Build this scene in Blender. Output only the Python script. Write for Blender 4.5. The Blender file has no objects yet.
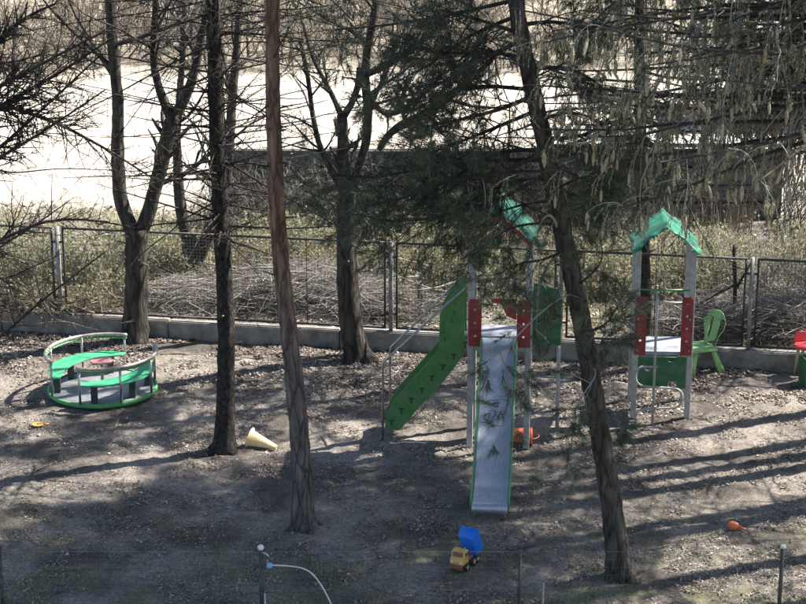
import bpy, bmesh, math, random
import numpy as np
from mathutils import Vector, Matrix, Euler
R = math.radians
rng = np.random.default_rng(11)
random.seed(5)
scene = bpy.context.scene
col = scene.collection

# ------------------------------------------------------------ camera, light
FPX = 2000.0; PITCH = R(17.4); CH = 11.0
cam_d = bpy.data.cameras.new("Camera"); cam = bpy.data.objects.new("Camera", cam_d); col.objects.link(cam)
cam.location = (0, 0, CH); cam.rotation_euler = (R(90) - PITCH, 0, 0)
cam_d.sensor_width = 36; cam_d.lens = FPX / 806 * 36; cam_d.clip_start = 0.1; cam_d.clip_end = 2000
scene.camera = cam
SUN_AZ = R(22); SUN_EL = R(48)          # azimuth from +X towards +Y
sdir = Vector((math.cos(SUN_EL)*math.cos(SUN_AZ), math.cos(SUN_EL)*math.sin(SUN_AZ), math.sin(SUN_EL)))
w = bpy.data.worlds.new("World"); scene.world = w; w.use_nodes = True
nt = w.node_tree; bg = nt.nodes['Background']
sky = nt.nodes.new('ShaderNodeTexSky'); sky.sky_type = 'NISHITA'; sky.sun_disc = False
sky.sun_elevation = SUN_EL; sky.sun_rotation = R(90) - SUN_AZ
nt.links.new(sky.outputs[0], bg.inputs[0]); bg.inputs[1].default_value = 0.075
sl = bpy.data.lights.new("Sun", 'SUN'); sl.energy = 5.0; sl.angle = R(0.55); sl.color = (1.0, 0.94, 0.86)
so = bpy.data.objects.new("Sun", sl); col.objects.link(so)
so.rotation_euler = sdir.to_track_quat('Z', 'Y').to_euler()
vs = scene.view_settings; vs.view_transform = 'Standard'; vs.look = 'None'; vs.gamma = 1; vs.exposure = 1.6
vs.use_curve_mapping = False

# ------------------------------------------------------------ pixel -> world helpers
cp, sp_ = math.cos(PITCH), math.sin(PITCH)
def ray(px, py):
    a = (px-403)/FPX; b = -(py-302)/FPX
    return Vector((a, cp + b*sp_, -sp_ + b*cp))
def at(px, py, Y):
    d = ray(px, py); t = Y/d.y
    return Vector((d.x*t, Y, CH + d.z*t))
def gnd(px, py, z=0.0):
    d = ray(px, py); t = (z-CH)/d.z
    return Vector((d.x*t, d.y*t, z))
def pxm(p):                                     # metres per photo pixel at point p
    return (p[1]*cp + (CH-p[2])*sp_)/FPX

# ------------------------------------------------------------ materials
def mat(name, c1, c2=None, rough=0.7, metal=0.0, scale=8.0, bump=0.0, bscale=None, stretch=(1,1,1), island=False,
        trans=0.0, spec=None, c3=None, detail=6.0, ramp=(0.35, 0.65), grime=0):
    m = bpy.data.materials.new(name); m.use_nodes = True; t = m.node_tree; N = t.nodes; L = t.links
    b = N['Principled BSDF']; b.inputs['Roughness'].default_value = rough; b.inputs['Metallic'].default_value = metal
    if spec is not None: b.inputs['Specular IOR Level'].default_value = spec
    if c2 is None:
        b.inputs['Base Color'].default_value = (*c1, 1); colout = None
    tc = N.new('ShaderNodeTexCoord'); mp = N.new('ShaderNodeMapping'); mp.inputs['Scale'].default_value = stretch
    L.new(tc.outputs['Object'], mp.inputs[0])
    if c2 is not None:
        no = N.new('ShaderNodeTexNoise'); no.inputs['Scale'].default_value = scale; no.inputs['Detail'].default_value = detail
        no.inputs['Roughness'].default_value = 0.65
        L.new(mp.outputs[0], no.inputs[0])
        src = no.outputs[0]
        if island:
            g = N.new('ShaderNodeNewGeometry'); src = g.outputs['Random Per Island']; ramp = (0.0, 1.0)
        r = N.new('ShaderNodeValToRGB'); r.color_ramp.elements[0].position = ramp[0]; r.color_ramp.elements[1].position = ramp[1]
        r.color_ramp.elements[0].color = (*c1, 1); r.color_ramp.elements[1].color = (*c2, 1)
        if c3 is not None:
            e = r.color_ramp.elements.new((ramp[0]+ramp[1])/2); e.color = (*c3, 1)
        L.new(src, r.inputs[0]); L.new(r.outputs[0], b.inputs['Base Color']); colout = r.outputs[0]
    if grime and colout is not None:
        g1 = N.new('ShaderNodeTexNoise'); g1.inputs['Scale'].default_value = 5; g1.inputs['Detail'].default_value = 9; g1.inputs['Roughness'].default_value = .72
        L.new(tc.outputs['Object'], g1.inputs[0]); gr = N.new('ShaderNodeMapRange'); gr.inputs[1].default_value = .48; gr.inputs[2].default_value = .72; gr.inputs[4].default_value = grime
        L.new(g1.outputs[0], gr.inputs[0]); gm = N.new('ShaderNodeMix'); gm.data_type = 'RGBA'; gm.inputs[7].default_value = (.17, .145, .12, 1)
        L.new(gr.outputs[0], gm.inputs[0]); L.new(colout, gm.inputs[6]); colout = gm.outputs[2]; L.new(colout, b.inputs['Base Color'])
        ro = N.new('ShaderNodeMapRange'); ro.inputs[3].default_value = rough; ro.inputs[4].default_value = min(1, rough+.4); L.new(gr.outputs[0], ro.inputs[0]); L.new(ro.outputs[0], b.inputs['Roughness'])
    if bump:
        n2 = N.new('ShaderNodeTexNoise'); n2.inputs['Scale'].default_value = bscale or scale*3; n2.inputs['Detail'].default_value = 6
        L.new(mp.outputs[0], n2.inputs[0]); bp = N.new('ShaderNodeBump'); bp.inputs['Strength'].default_value = bump
        bp.inputs['Distance'].default_value = 0.02
        L.new(n2.outputs[0], bp.inputs['Height']); L.new(bp.outputs[0], b.inputs['Normal'])
    if trans:
        tr = N.new('ShaderNodeBsdfTranslucent'); mx = N.new('ShaderNodeMixShader'); mx.inputs[0].default_value = trans
        if colout: L.new(colout, tr.inputs[0])
        else: tr.inputs[0].default_value = (*c1, 1)
        L.new(b.outputs[0], mx.inputs[1]); L.new(tr.outputs[0], mx.inputs[2])
        L.new(mx.outputs[0], N['Material Output'].inputs[0])
    return m

def bark(name, c1, c2, c3=None, sc=14, zs=0.22, upper=None, zsplit=None):
    m = bpy.data.materials.new(name); m.use_nodes = True; t = m.node_tree; N = t.nodes; L = t.links
    b = N['Principled BSDF']; b.inputs['Roughness'].default_value = 0.9; b.inputs['Specular IOR Level'].default_value = 0.2
    tc = N.new('ShaderNodeTexCoord'); mp = N.new('ShaderNodeMapping'); mp.inputs['Scale'].default_value = (1, 1, zs)
    L.new(tc.outputs['Object'], mp.inputs[0])
    vo = N.new('ShaderNodeTexVoronoi'); vo.feature = 'DISTANCE_TO_EDGE'; vo.inputs['Scale'].default_value = sc*1.15
    no = N.new('ShaderNodeTexNoise'); no.inputs['Scale'].default_value = sc; no.inputs['Detail'].default_value = 8; no.inputs['Roughness'].default_value = .7
    L.new(mp.outputs[0], no.inputs[0])
    mixv = N.new('ShaderNodeMix'); mixv.data_type = 'VECTOR'; mixv.inputs[0].default_value = 0.12
    L.new(mp.outputs[0], mixv.inputs[4]); L.new(no.outputs['Color'], mixv.inputs[5]); L.new(mixv.outputs[1], vo.inputs[0])
    r = N.new('ShaderNodeValToRGB'); r.color_ramp.elements[0].position = 0.3; r.color_ramp.elements[1].position = 0.72
    r.color_ramp.elements[0].color = (*c1, 1); r.color_ramp.elements[1].color = (*c2, 1)
    if c3: e = r.color_ramp.elements.new(0.85); e.color = (*c3, 1)
    L.new(no.outputs[0], r.inputs[0])
    colr = r.outputs[0]
    if upper:
        sx = N.new('ShaderNodeSeparateXYZ'); L.new(tc.outputs['Object'], sx.inputs[0])
        n3 = N.new('ShaderNodeTexNoise'); n3.inputs['Scale'].default_value = 1.3; L.new(tc.outputs['Object'], n3.inputs[0])
        ad = N.new('ShaderNodeMath'); ad.operation = 'MULTIPLY_ADD'; ad.inputs[1].default_value = 2.4; L.new(n3.outputs[0], ad.inputs[0]); L.new(sx.outputs[2], ad.inputs[2])
        mr = N.new('ShaderNodeMapRange'); mr.inputs[1].default_value = zsplit; mr.inputs[2].default_value = zsplit+2.2
        L.new(ad.outputs[0], mr.inputs[0])
        r2 = N.new('ShaderNodeValToRGB'); r2.color_ramp.elements[0].position = .3; r2.color_ramp.elements[1].position = .7
        r2.color_ramp.elements[0].color = (*[u*.45 for u in upper], 1); r2.color_ramp.elements[1].color = (*upper, 1); L.new(no.outputs[0], r2.inputs[0])
        mc = N.new('ShaderNodeMix'); mc.data_type = 'RGBA'; L.new(mr.outputs[0], mc.inputs[0]); L.new(colr, mc.inputs[6]); L.new(r2.outputs[0], mc.inputs[7])
        colr = mc.outputs[2]
    cr = N.new('ShaderNodeMapRange'); cr.inputs[1].default_value = 0; cr.inputs[2].default_value = .14; cr.inputs[3].default_value = .3; cr.inputs[4].default_value = 1.05
    L.new(vo.outputs[0], cr.inputs[0]); mm = N.new('ShaderNodeMix'); mm.data_type = 'RGBA'; mm.blend_type = 'MULTIPLY'; mm.inputs[0].default_value = .85
    L.new(colr, mm.inputs[6]); L.new(cr.outputs[0], mm.inputs[7]); colr = mm.outputs[2]
    L.new(colr, b.inputs['Base Color'])
    ma = N.new('ShaderNodeMath'); ma.operation = 'MULTIPLY_ADD'; ma.inputs[1].default_value = 1.5
    mn = N.new('ShaderNodeMath'); mn.operation = 'MINIMUM'; mn.inputs[1].default_value = 0.35; L.new(vo.outputs[0], mn.inputs[0])
    L.new(mn.outputs[0], ma.inputs[0]); L.new(no.outputs[0], ma.inputs[2])
    bp = N.new('ShaderNodeBump'); bp.inputs['Strength'].default_value = 1.0; bp.inputs['Distance'].default_value = 0.07
    L.new(ma.outputs[0], bp.inputs['Height']); L.new(bp.outputs[0], b.inputs['Normal'])
    return m

M = {}
M['bark_spruce'] = bark('bark_spruce', (.035,.03,.027), (.13,.115,.1), (.2,.18,.16), sc=13, zs=.5)
M['bark_pine'] = bark('bark_pine', (.09,.078,.072), (.32,.27,.25), (.44,.39,.36), sc=9, zs=.22, upper=(.42,.27,.2), zsplit=3.4)
M['bark_pine_dark'] = bark('bark_pine_dark', (.04,.035,.03), (.2,.175,.15), (.42,.38,.33), sc=9, zs=.22)
M['bark_decid'] = bark('bark_decid', (.035,.03,.026), (.13,.115,.1), (.22,.19,.16), sc=8, zs=.2)
M['twig_dark'] = mat('twig_dark', (.018,.016,.014), (.055,.047,.04), scale=5, rough=.9)
M['twig_grey'] = mat('twig_grey', (.12,.11,.1), (.38,.35,.31), scale=3, rough=.9, island=True)
M['clod'] = mat('clod', (.1,.085,.07), (.4,.36,.31), rough=.95, island=True)
M['twig_brown'] = mat('twig_brown', (.06,.05,.038), (.26,.22,.17), rough=.9, island=True)
M['twig_tan'] = mat('twig_tan', (.13,.1,.07), (.42,.36,.27), rough=.9, island=True)
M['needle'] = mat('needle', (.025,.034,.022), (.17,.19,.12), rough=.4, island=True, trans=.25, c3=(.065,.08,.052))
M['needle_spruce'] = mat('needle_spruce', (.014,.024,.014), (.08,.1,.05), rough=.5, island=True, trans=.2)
M['needle_lit'] = mat('needle_lit', (.06,.08,.045), (.4,.43,.28), rough=.42, island=True, trans=.25, c3=(.1,.135,.08))  # paler copy of the needle material, sunlight put into the colour
M['needle_hang'] = mat('needle_hang', (.03,.04,.02), (.6,.55,.38), rough=.5, island=True, trans=.3, c3=(.08,.1,.05))
M['cone'] = mat('cone', (.22,.17,.11), (.55,.47,.32), rough=.6, scale=60, bump=.8, bscale=90)
M['leaf_litter'] = mat('leaf_litter', (.06,.045,.035), (.46,.4,.34), rough=.7, island=True, c3=(.14,.11,.085))
M['grass_dry'] = mat('grass_dry', (.17,.17,.09), (.62,.56,.4), rough=.7, island=True, trans=.3, c3=(.38,.35,.21))
M['grass_low'] = mat('grass_low', (.1,.14,.05), (.46,.46,.24), rough=.7, island=True, trans=.3)
M['bush_leaf'] = mat('bush_leaf', (.1,.12,.06), (.5,.47,.3), rough=.6, island=True, trans=.35)
M['metal'] = mat('galvanised_metal', (.3,.3,.3), (.5,.5,.5), rough=.38, metal=.9, scale=25)
M['slide_steel'] = mat('slide_steel', (.42,.45,.5), (.55,.58,.63), rough=.42, metal=.75, scale=6, stretch=(12,1,1), bump=.03, bscale=30, grime=0.3)
M['post_grey'] = mat('post_grey', (.3,.3,.29), (.45,.45,.44), rough=.5, scale=14, bump=.1, grime=0.4)
M['fence_dark'] = mat('fence_dark', (.03,.032,.035), (.09,.085,.08), rough=.55, scale=20, metal=.3)
M['fence_post'] = mat('fence_post', (.14,.14,.14), (.32,.31,.3), rough=.6, scale=9, bump=.2)
M['concrete'] = mat('concrete', (.13,.125,.115), (.3,.285,.26), rough=.9, scale=3.5, bump=.5, bscale=30, c3=(.22,.21,.19), grime=0.6)
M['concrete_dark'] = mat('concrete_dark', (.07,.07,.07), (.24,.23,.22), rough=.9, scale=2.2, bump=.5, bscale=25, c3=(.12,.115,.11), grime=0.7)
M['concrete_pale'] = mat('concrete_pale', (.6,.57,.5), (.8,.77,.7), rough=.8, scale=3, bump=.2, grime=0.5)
M['green'] = mat('green_plastic', (.06,.18,.055), (.09,.25,.08), rough=.42, scale=5, grime=0.4)
M['green_dark'] = mat('green_board', (.018,.1,.045), (.03,.15,.065), rough=.45, scale=5, grime=0.4)
M['green_bright'] = mat('green_seat', (.03,.3,.13), (.05,.4,.18), rough=.42, scale=9, grime=0.4)
M['green_edge'] = mat('green_edge', (.05,.27,.09), (.1,.38,.13), rough=.45, scale=9, grime=0.4)
M['roof_green'] = mat('roof_green', (.015,.19,.11), (.045,.34,.21), rough=.3, scale=6, trans=.25, grime=0.5)
M['red'] = mat('red_plastic', (.2,.016,.02), (.31,.035,.04), rough=.42, scale=7, grime=0.4)
M['red_faded'] = mat('red_faded', (.5,.2,.19), (.62,.3,.27), rough=.6, scale=12)
M['dark_block'] = mat('dark_block', (.02,.03,.03), (.05,.06,.055), rough=.6, scale=9)
M['deck'] = mat('deck_plate', (.22,.23,.24), (.36,.37,.38), rough=.45, metal=.4, scale=7, bump=.2, bscale=60, grime=0.4)
M['rail_worn'] = mat('rail_worn', (.3,.24,.21), (.5,.44,.4), rough=.4, metal=.5, scale=12)
M['platform'] = mat('platform_grey', (.24,.26,.31), (.36,.38,.44), rough=.5, scale=6, grime=0.4)
M['chair_green'] = mat('chair_plastic', (.26,.5,.17), (.35,.6,.24), rough=.4, scale=6, grime=0.4)
M['red_toy'] = mat('red_toy_plastic', (.6,.05,.07), (.75,.1,.11), rough=.4, scale=8, grime=0.4)
M['yellow_leg'] = mat('yellow_leg_plastic', (.5,.43,.22), (.62,.55,.32), rough=.5, scale=8)
M['cone_yellow'] = mat('faded_yellow', (.78,.56,.24), (.86,.7,.4), rough=.5, scale=8, grime=0.4)
M['orange'] = mat('orange_plastic', (.75,.16,.05), (.85,.24,.09), rough=.4, scale=8)
M['blue'] = mat('blue_plastic', (.01,.16,.7), (.02,.22,.8), rough=.28, scale=8, grime=0.4)
M['yellow'] = mat('yellow_plastic', (.66,.4,.09), (.75,.5,.15), rough=.4, scale=8, grime=0.4)
M['brown_window'] = mat('brown_window', (.2,.05,.03), (.28,.08,.05), rough=.3, scale=8)
M['rubber'] = mat('black_rubber', (.015,.015,.015), (.04,.04,.04), rough=.7, scale=8)
M['hose'] = mat('hose_pale', (.55,.55,.5), (.7,.7,.66), rough=.35, scale=8)
M['blue_fit'] = mat('blue_fitting', (.2,.42,.65), (.3,.55,.75), rough=.4, scale=8)
M['white'] = mat('white_paint', (.7,.7,.7), (.82,.82,.82), rough=.4, scale=8)
M['gap_shade'] = mat('gap_shade', (.02,.025,.015), (.07,.075,.05), rough=.95, scale=5)  # near-black tone, shade of the slab wall put into the colour
M['wood_wall'] = mat('weathered_board', (.16,.12,.09), (.32,.25,.19), rough=.85, scale=3, stretch=(1,1,8), bump=.3)
M['roof_slab'] = mat('roof_sheet', (.3,.27,.24), (.45,.41,.36), rough=.7, scale=3)
M['pale_wood'] = mat('pale_render', (.6,.54,.42), (.75,.69,.55), rough=.8, scale=3)

# ground material: bare dry soil with thin grass patches
def ground_material():
    m = bpy.data.materials.new('soil'); m.use_nodes = True; t = m.node_tree; N = t.nodes; L = t.links
    b = N['Principled BSDF']; b.inputs['Roughness'].default_value = .95; b.inputs['Specular IOR Level'].default_value = .15
    tc = N.new('ShaderNodeTexCoord')
    def noise(s, d=6, ro=.6):
        n = N.new('ShaderNodeTexNoise'); n.inputs['Scale'].default_value = s; n.inputs['Detail'].default_value = d
        n.inputs['Roughness'].default_value = ro; L.new(tc.outputs['Object'], n.inputs[0]); return n.outputs[0]
    def ramp(s, stops):
        r = N.new('ShaderNodeValToRGB')
        while len(r.color_ramp.elements) < len(stops): r.color_ramp.elements.new(.5)
        for e, (p, c) in zip(r.color_ramp.elements, stops): e.position = p; e.color = (*c, 1)
        L.new(s, r.inputs[0]); return r.outputs[0]
    def mix(f, a, bb):
        x = N.new('ShaderNodeMix'); x.data_type = 'RGBA'; L.new(f, x.inputs[0]); L.new(a, x.inputs[6]); L.new(bb, x.inputs[7]); return x.outputs[2]
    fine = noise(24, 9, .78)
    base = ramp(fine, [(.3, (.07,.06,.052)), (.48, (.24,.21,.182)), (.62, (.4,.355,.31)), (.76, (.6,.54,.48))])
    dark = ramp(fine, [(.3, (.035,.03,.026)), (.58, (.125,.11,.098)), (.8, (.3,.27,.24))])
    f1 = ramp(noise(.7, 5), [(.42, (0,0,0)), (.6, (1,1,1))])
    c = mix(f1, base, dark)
    grassc = ramp(fine, [(.3, (.055,.06,.03)), (.58, (.17,.175,.09)), (.78, (.38,.35,.22))])
    sx = N.new('ShaderNodeSeparateXYZ'); L.new(tc.outputs['Object'], sx.inputs[0])
    # thin grass: more of it near the low mesh fence in front, and beyond the concrete kerb
    mr = N.new('ShaderNodeMapRange'); mr.inputs[1].default_value = 26.5; mr.inputs[2].default_value = 22; L.new(sx.outputs[1], mr.inputs[0])
    mr2 = N.new('ShaderNodeMapRange'); mr2.inputs[1].default_value = 31; mr2.inputs[2].default_value = 34; L.new(sx.outputs[1], mr2.inputs[0])
    ad = N.new('ShaderNodeMath'); ad.operation = 'MAXIMUM'; L.new(mr.outputs[0], ad.inputs[0]); L.new(mr2.outputs[0], ad.inputs[1])
    f2 = ramp(noise(1.6, 7), [(.44, (0,0,0)), (.62, (1,1,1))])
    mu = N.new('ShaderNodeMath'); mu.operation = 'MULTIPLY'; L.new(f2, mu.inputs[0]); L.new(ad.outputs[0], mu.inputs[1])
    c = mix(mu.outputs[0], c, grassc)
    # far zones by distance: pale dry paving, then a mottled field
    n5 = noise(.35, 8, .7)
    def zone(ya, yb, k, c, newc):
        o = N.new('ShaderNodeMath'); o.operation = 'MULTIPLY_ADD'; o.inputs[1].default_value = k; L.new(n5, o.inputs[0]); L.new(sx.outputs[1], o.inputs[2])
        q = N.new('ShaderNodeMapRange'); q.inputs[1].default_value = ya+k/2; q.inputs[2].default_value = yb+k/2; L.new(o.outputs[0], q.inputs[0])
        return mix(q.outputs[0], c, newc)
    lot = ramp(noise(1.1, 9, .75), [(.3, (.5,.44,.35)), (.5, (.62,.56,.47)), (.7, (.7,.64,.54))])
    fld = ramp(noise(.9, 9, .8), [(.36, (.08,.07,.05)), (.5, (.24,.21,.16)), (.66, (.48,.43,.34))])
    c = zone(39.5, 42.5, 4.0, c, lot); c = zone(54, 57, 7.0, c, fld)
    L.new(c, b.inputs['Base Color'])
    bp = N.new('ShaderNodeBump'); bp.inputs['Strength'].default_value = .9; bp.inputs['Distance'].default_value = .035
    L.new(fine, bp.inputs['Height']); L.new(bp.outputs[0], b.inputs['Normal'])
    return m
M['soil'] = ground_material()
M['pale_lot'] = mat('pale_paving', (.5,.46,.38), (.72,.68,.58), rough=.9, scale=.5, bump=.1, bscale=20, c3=(.62,.58,.49))
M['far_field'] = mat('far_field', (.16,.15,.09), (.4,.35,.25), rough=.95, scale=.7, c3=(.28,.25,.18))

# ------------------------------------------------------------ object helpers
def tag(o, label=None, cat=None, group=None, kind=None):
    if label: o['label'] = label
    if cat: o['category'] = cat
    if group: o['group'] = group
    if kind: o['kind'] = kind
    return o
def empty(name, loc, rz=0, label=None, cat=None, group=None):
    o = bpy.data.objects.new(name, None); col.objects.link(o); o.location = loc; o.rotation_euler = (0, 0, rz)
    o.empty_display_size = .2
    return tag(o, label, cat, group)
def link(name, me, parent=None, m=None):
    o = bpy.data.objects.new(name, me); col.objects.link(o)
    if m is not None and not me.materials: me.materials.append(m)
    if parent is not None: o.parent = parent
    return o

class Acc:
    """vertex / face accumulator (numpy)"""
    def __init__(s): s.v = []; s.q = []; s.t = []; s.n = 0
    def add(s, v, q=None, t=None):
        v = np.asarray(v, float).reshape(-1, 3)
        if q is not None and len(q): s.q.append(np.asarray(q).reshape(-1, 4) + s.n)
        if t is not None and len(t): s.t.append(np.asarray(t).reshape(-1, 3) + s.n)
        s.v.append(v); s.n += len(v)
    def mesh(s, name, smooth=False, origin=(0,0,0)):
        v = np.concatenate(s.v) - np.array(origin) if s.v else np.zeros((0,3))
        q = np.concatenate(s.q) if s.q else np.zeros((0,4), int); t = np.concatenate(s.t) if s.t else np.zeros((0,3), int)
        me = bpy.data.meshes.new(name); me.vertices.add(len(v)); me.vertices.foreach_set('co', v.astype(np.float32).ravel())
        nl = 4*len(q) + 3*len(t); me.loops.add(nl); me.loops.foreach_set('vertex_index', np.concatenate([q.ravel(), t.ravel()]).astype(np.int32))
        tot = np.concatenate([np.full(len(q), 4), np.full(len(t), 3)]).astype(np.int32)
        st = np.concatenate([[0], np.cumsum(tot)[:-1]]).astype(np.int32) if len(tot) else tot
        me.polygons.add(len(tot)); me.polygons.foreach_set('loop_start', st); me.polygons.foreach_set('loop_total', tot)
        if smooth: me.polygons.foreach_set('use_smooth', np.ones(len(tot), bool))
        me.update(calc_edges=True); me.validate()
        return me
    def build(s, name, m, parent=None, smooth=False, origin=(0,0,0)):
        return link(name, s.mesh(name, smooth, origin), parent, m)

def norm(a): return a/np.maximum(np.linalg.norm(a, axis=-1, keepdims=True), 1e-9)
def tubes(acc, pts, rad, n=3, cap=False, jitter=0):
    """pts (N,K,3), rad (N,K): n-sided tubes with shared rings"""
    pts = np.asarray(pts, float); rad = np.asarray(rad, float)
    if pts.ndim == 2: pts = pts[None]; rad = rad[None]
    Nn, K, _ = pts.shape
    t = np.empty_like(pts); t[:, 1:-1] = pts[:, 2:] - pts[:, :-2]; t[:, 0] = pts[:, 1]-pts[:, 0]; t[:, -1] = pts[:, -1]-pts[:, -2]
    t = norm(t); main = norm(pts[:, -1]-pts[:, 0])
    ref = np.where(np.abs(main[:, 2:3]) > .8, np.array([[1., .1, 0]]), np.array([[0., 0, 1]]))[:, None, :]
    u = norm(np.cross(t, ref)); v = np.cross(t, u)
    a = np.arange(n)*2*math.pi/n
    rr = rad[:, :, None]
    if jitter: rr = rr*(1 + jitter*rng.standard_normal((Nn, K, n)))
    ring = pts[:, :, None, :] + (rr[..., None] if rr.ndim == 3 else rr)*(np.cos(a)[None, None, :, None]*u[:, :, None, :] + np.sin(a)[None, None, :, None]*v[:, :, None, :])
    idx = np.arange(Nn*K*n).reshape(Nn, K, n)
    A = idx[:, :-1]; B = idx[:, 1:]
    q = np.stack([A, np.roll(A, -1, 2), np.roll(B, -1, 2), B], -1).reshape(-1, 4)
    tr = None
    if cap:
        ctr = np.concatenate([pts[:, 0], pts[:, -1]]); base = Nn*K*n
        tr = []
        for k in range(Nn):
            for j in range(n):
                tr.append([base+k, idx[k, 0, (j+1) % n], idx[k, 0, j]]); tr.append([base+Nn+k, idx[k, -1, j], idx[k, -1, (j+1) % n]])
        acc.add(np.concatenate([ring.reshape(-1, 3), ctr]), q, tr); return
    acc.add(ring.reshape(-1, 3), q)

def tube(name, pts, r, m, parent=None, n=10, cap=True, origin=(0,0,0)):
    a = Acc(); pts = np.array([tuple(p) for p in pts], float); rad = np.full(len(pts), r) if np.isscalar(r) else np.array(r)
    tubes(a, pts, rad, n, cap); return a.build(name, m, parent, True, origin)

def grow(start, d, ln, rad, K=4, wob=.12, trop=0.0, tip=.35, tropend=None):
    N = len(start); step = (ln/K)[:, None]; pts = [start]; d = norm(d); p = start
    for k in range(K):
        tr = trop if tropend is None else trop + (tropend-trop)*k/max(K-1, 1)
        d = norm(d + rng.standard_normal((N, 3))*wob + np.array([0, 0, tr]))
        p = p + d*step; pts.append(p)
    pts = np.stack(pts, 1); rr = rad[:, None]*np.linspace(1, tip, K+1)[None]
    return pts, rr
def spawn(pts, rr, n, tlo=.2, thi=1., ang=50, sd=12, lenf=.5, radf=.6, up=0., flat=0., taperlen=True, minr=.002):
    N, K1, _ = pts.shape; K = K1-1
    t = rng.uniform(tlo, thi, (N, n)); s = t*K*.9999; i = np.minimum(s.astype(int), K-1); f = (s-i)[..., None]
    ii = np.arange(N)[:, None]; a = pts[ii, i]; b = pts[ii, i+1]; st = a*(1-f) + b*f; d = norm(b-a)
    r = rr[ii, i]*(1-f[..., 0]) + rr[ii, i+1]*f[..., 0]
    rv = rng.standard_normal((N, n, 3)); rv[..., 2] *= (1-flat); pe = norm(rv - (rv*d).sum(-1, keepdims=True)*d)
    th = np.radians(rng.normal(ang, sd, (N, n)))[..., None]
    nd = norm(np.cos(th)*d + np.sin(th)*pe + np.array([0, 0, up]))
    tot = np.linalg.norm(np.diff(pts, axis=1), axis=2).sum(1)[:, None]
    ln = tot*lenf*rng.uniform(.5, 1.25, (N, n))*((1.15-.75*t) if taperlen else 1)
    return st.reshape(-1, 3), nd.reshape(-1, 3), ln.ravel(), np.maximum(r*radf, minr).ravel()

def needles(acc, c, d, M_, ln=.13, wd=.005, spread=65, shoot=.16, lsd=.2):
    """needle tufts: each tuft at c grows along d; single-triangle needles spread along the shoot"""
    N = len(c); d = norm(d)
    s = rng.uniform(0, 1, (N, M_, 1)); base = c[:, None] + d[:, None]*s*shoot
    rv = rng.standard_normal((N, M_, 3)); dd = d[:, None]; pe = norm(rv-(rv*dd).sum(-1, keepdims=True)*dd)
    th = np.radians(rng.uniform(spread*.35, spread*1.15, (N, M_, 1)))*(1.15-.6*s)
    nd = norm(np.cos(th)*dd + np.sin(th)*pe)
    L_ = ln*(1+lsd*rng.standard_normal((N, M_, 1))); side = norm(np.cross(nd, rng.standard_normal((N, M_, 3))))*wd*.5
    v = np.stack([base+side, base-side, base+nd*L_], 2).reshape(-1, 3)
    acc.add(v, None, np.arange(len(v)).reshape(-1, 3))

def boxv(acc, c, s, rot=None):
    c = np.array(c, float); s = np.array(s, float)/2
    v = np.array([[x, y, z] for z in (-1, 1) for y in (-1, 1) for x in (-1, 1)], float)*s
    if rot is not None: v = v @ np.array(rot).T
    acc.add(v+c, [[0,2,3,1],[4,5,7,6],[0,1,5,4],[2,6,7,3],[0,4,6,2],[1,3,7,5]])
def bevelbox(name, c, s, m, parent=None, bev=.008, rot=None, seg=2):
    bm = bmesh.new(); bmesh.ops.create_cube(bm, size=1)
    bmesh.ops.scale(bm, vec=s, verts=bm.verts)
    if bev: bmesh.ops.bevel(bm, geom=bm.edges[:], offset=min(bev, min(s)*.4), segments=seg, affect='EDGES', profile=.6)
    if rot is not None: bmesh.ops.transform(bm, matrix=Euler(rot).to_matrix().to_4x4(), verts=bm.verts)
    bmesh.ops.translate(bm, vec=c, verts=bm.verts)
    me = bpy.data.meshes.new(name); bm.to_mesh(me); bm.free()
    return link(name, me, parent, m)
def plate(name, outline, axis, a0, a1, m, parent=None, holes=(), bev=.004):
    """flat outline (2D list) extruded along axis ('y': outline is x,z ; 'z': outline is x,y ; 'x': outline is y,z)"""
    cu = bpy.data.curves.new(name, 'CURVE'); cu.dimensions = '2D'; cu.fill_mode = 'BOTH'
    for ol in [outline, *holes]:
        sp = cu.splines.new('POLY'); sp.points.add(len(ol)-1); sp.use_cyclic_u = True
        for p, (x, y) in zip(sp.points, ol): p.co = (x, y, 0, 1)
    h = abs(a1-a0)/2; cu.extrude = max(h-bev, .0005); cu.bevel_depth = bev; cu.bevel_resolution = 1; cu.offset = -bev
    tmp = bpy.data.objects.new('tmp', cu); col.objects.link(tmp)
    dg = bpy.context.evaluated_depsgraph_get(); me = bpy.data.meshes.new_from_object(tmp.evaluated_get(dg))
    bpy.data.objects.remove(tmp); bpy.data.curves.remove(cu)
    me.name = name; me.materials.clear()
    mid = (a0+a1)/2
    if axis == 'y': mtx = Matrix(((1,0,0,0),(0,0,-1,mid),(0,1,0,0),(0,0,0,1)))
    elif axis == 'x': mtx = Matrix(((0,0,1,mid),(1,0,0,0),(0,1,0,0),(0,0,0,1)))
    else: mtx = Matrix.Translation((0,0,mid))
    me.transform(mtx)
    return link(name, me, parent, m)
def arc(cx, cy, r, a0, a1, n):
    return [(cx+r*math.cos(R(a0+(a1-a0)*i/n)), cy+r*math.sin(R(a0+(a1-a0)*i/n))) for i in range(n+1)]

# smooth value noise on a grid for terrain
def vnoise(x, y, s, seed):
    r = np.random.default_rng(seed); g = r.standard_normal((64, 64)); x = x*s; y = y*s
    xi = np.floor(x).astype(int); yi = np.floor(y).astype(int); fx = x-xi; fy = y-yi; fx = fx*fx*(3-2*fx); fy = fy*fy*(3-2*fy)
    G = lambda a, b: g[a % 64, b % 64]
    return (G(xi,yi)*(1-fx)+G(xi+1,yi)*fx)*(1-fy)+(G(xi,yi+1)*(1-fx)+G(xi+1,yi+1)*fx)*fy

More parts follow.
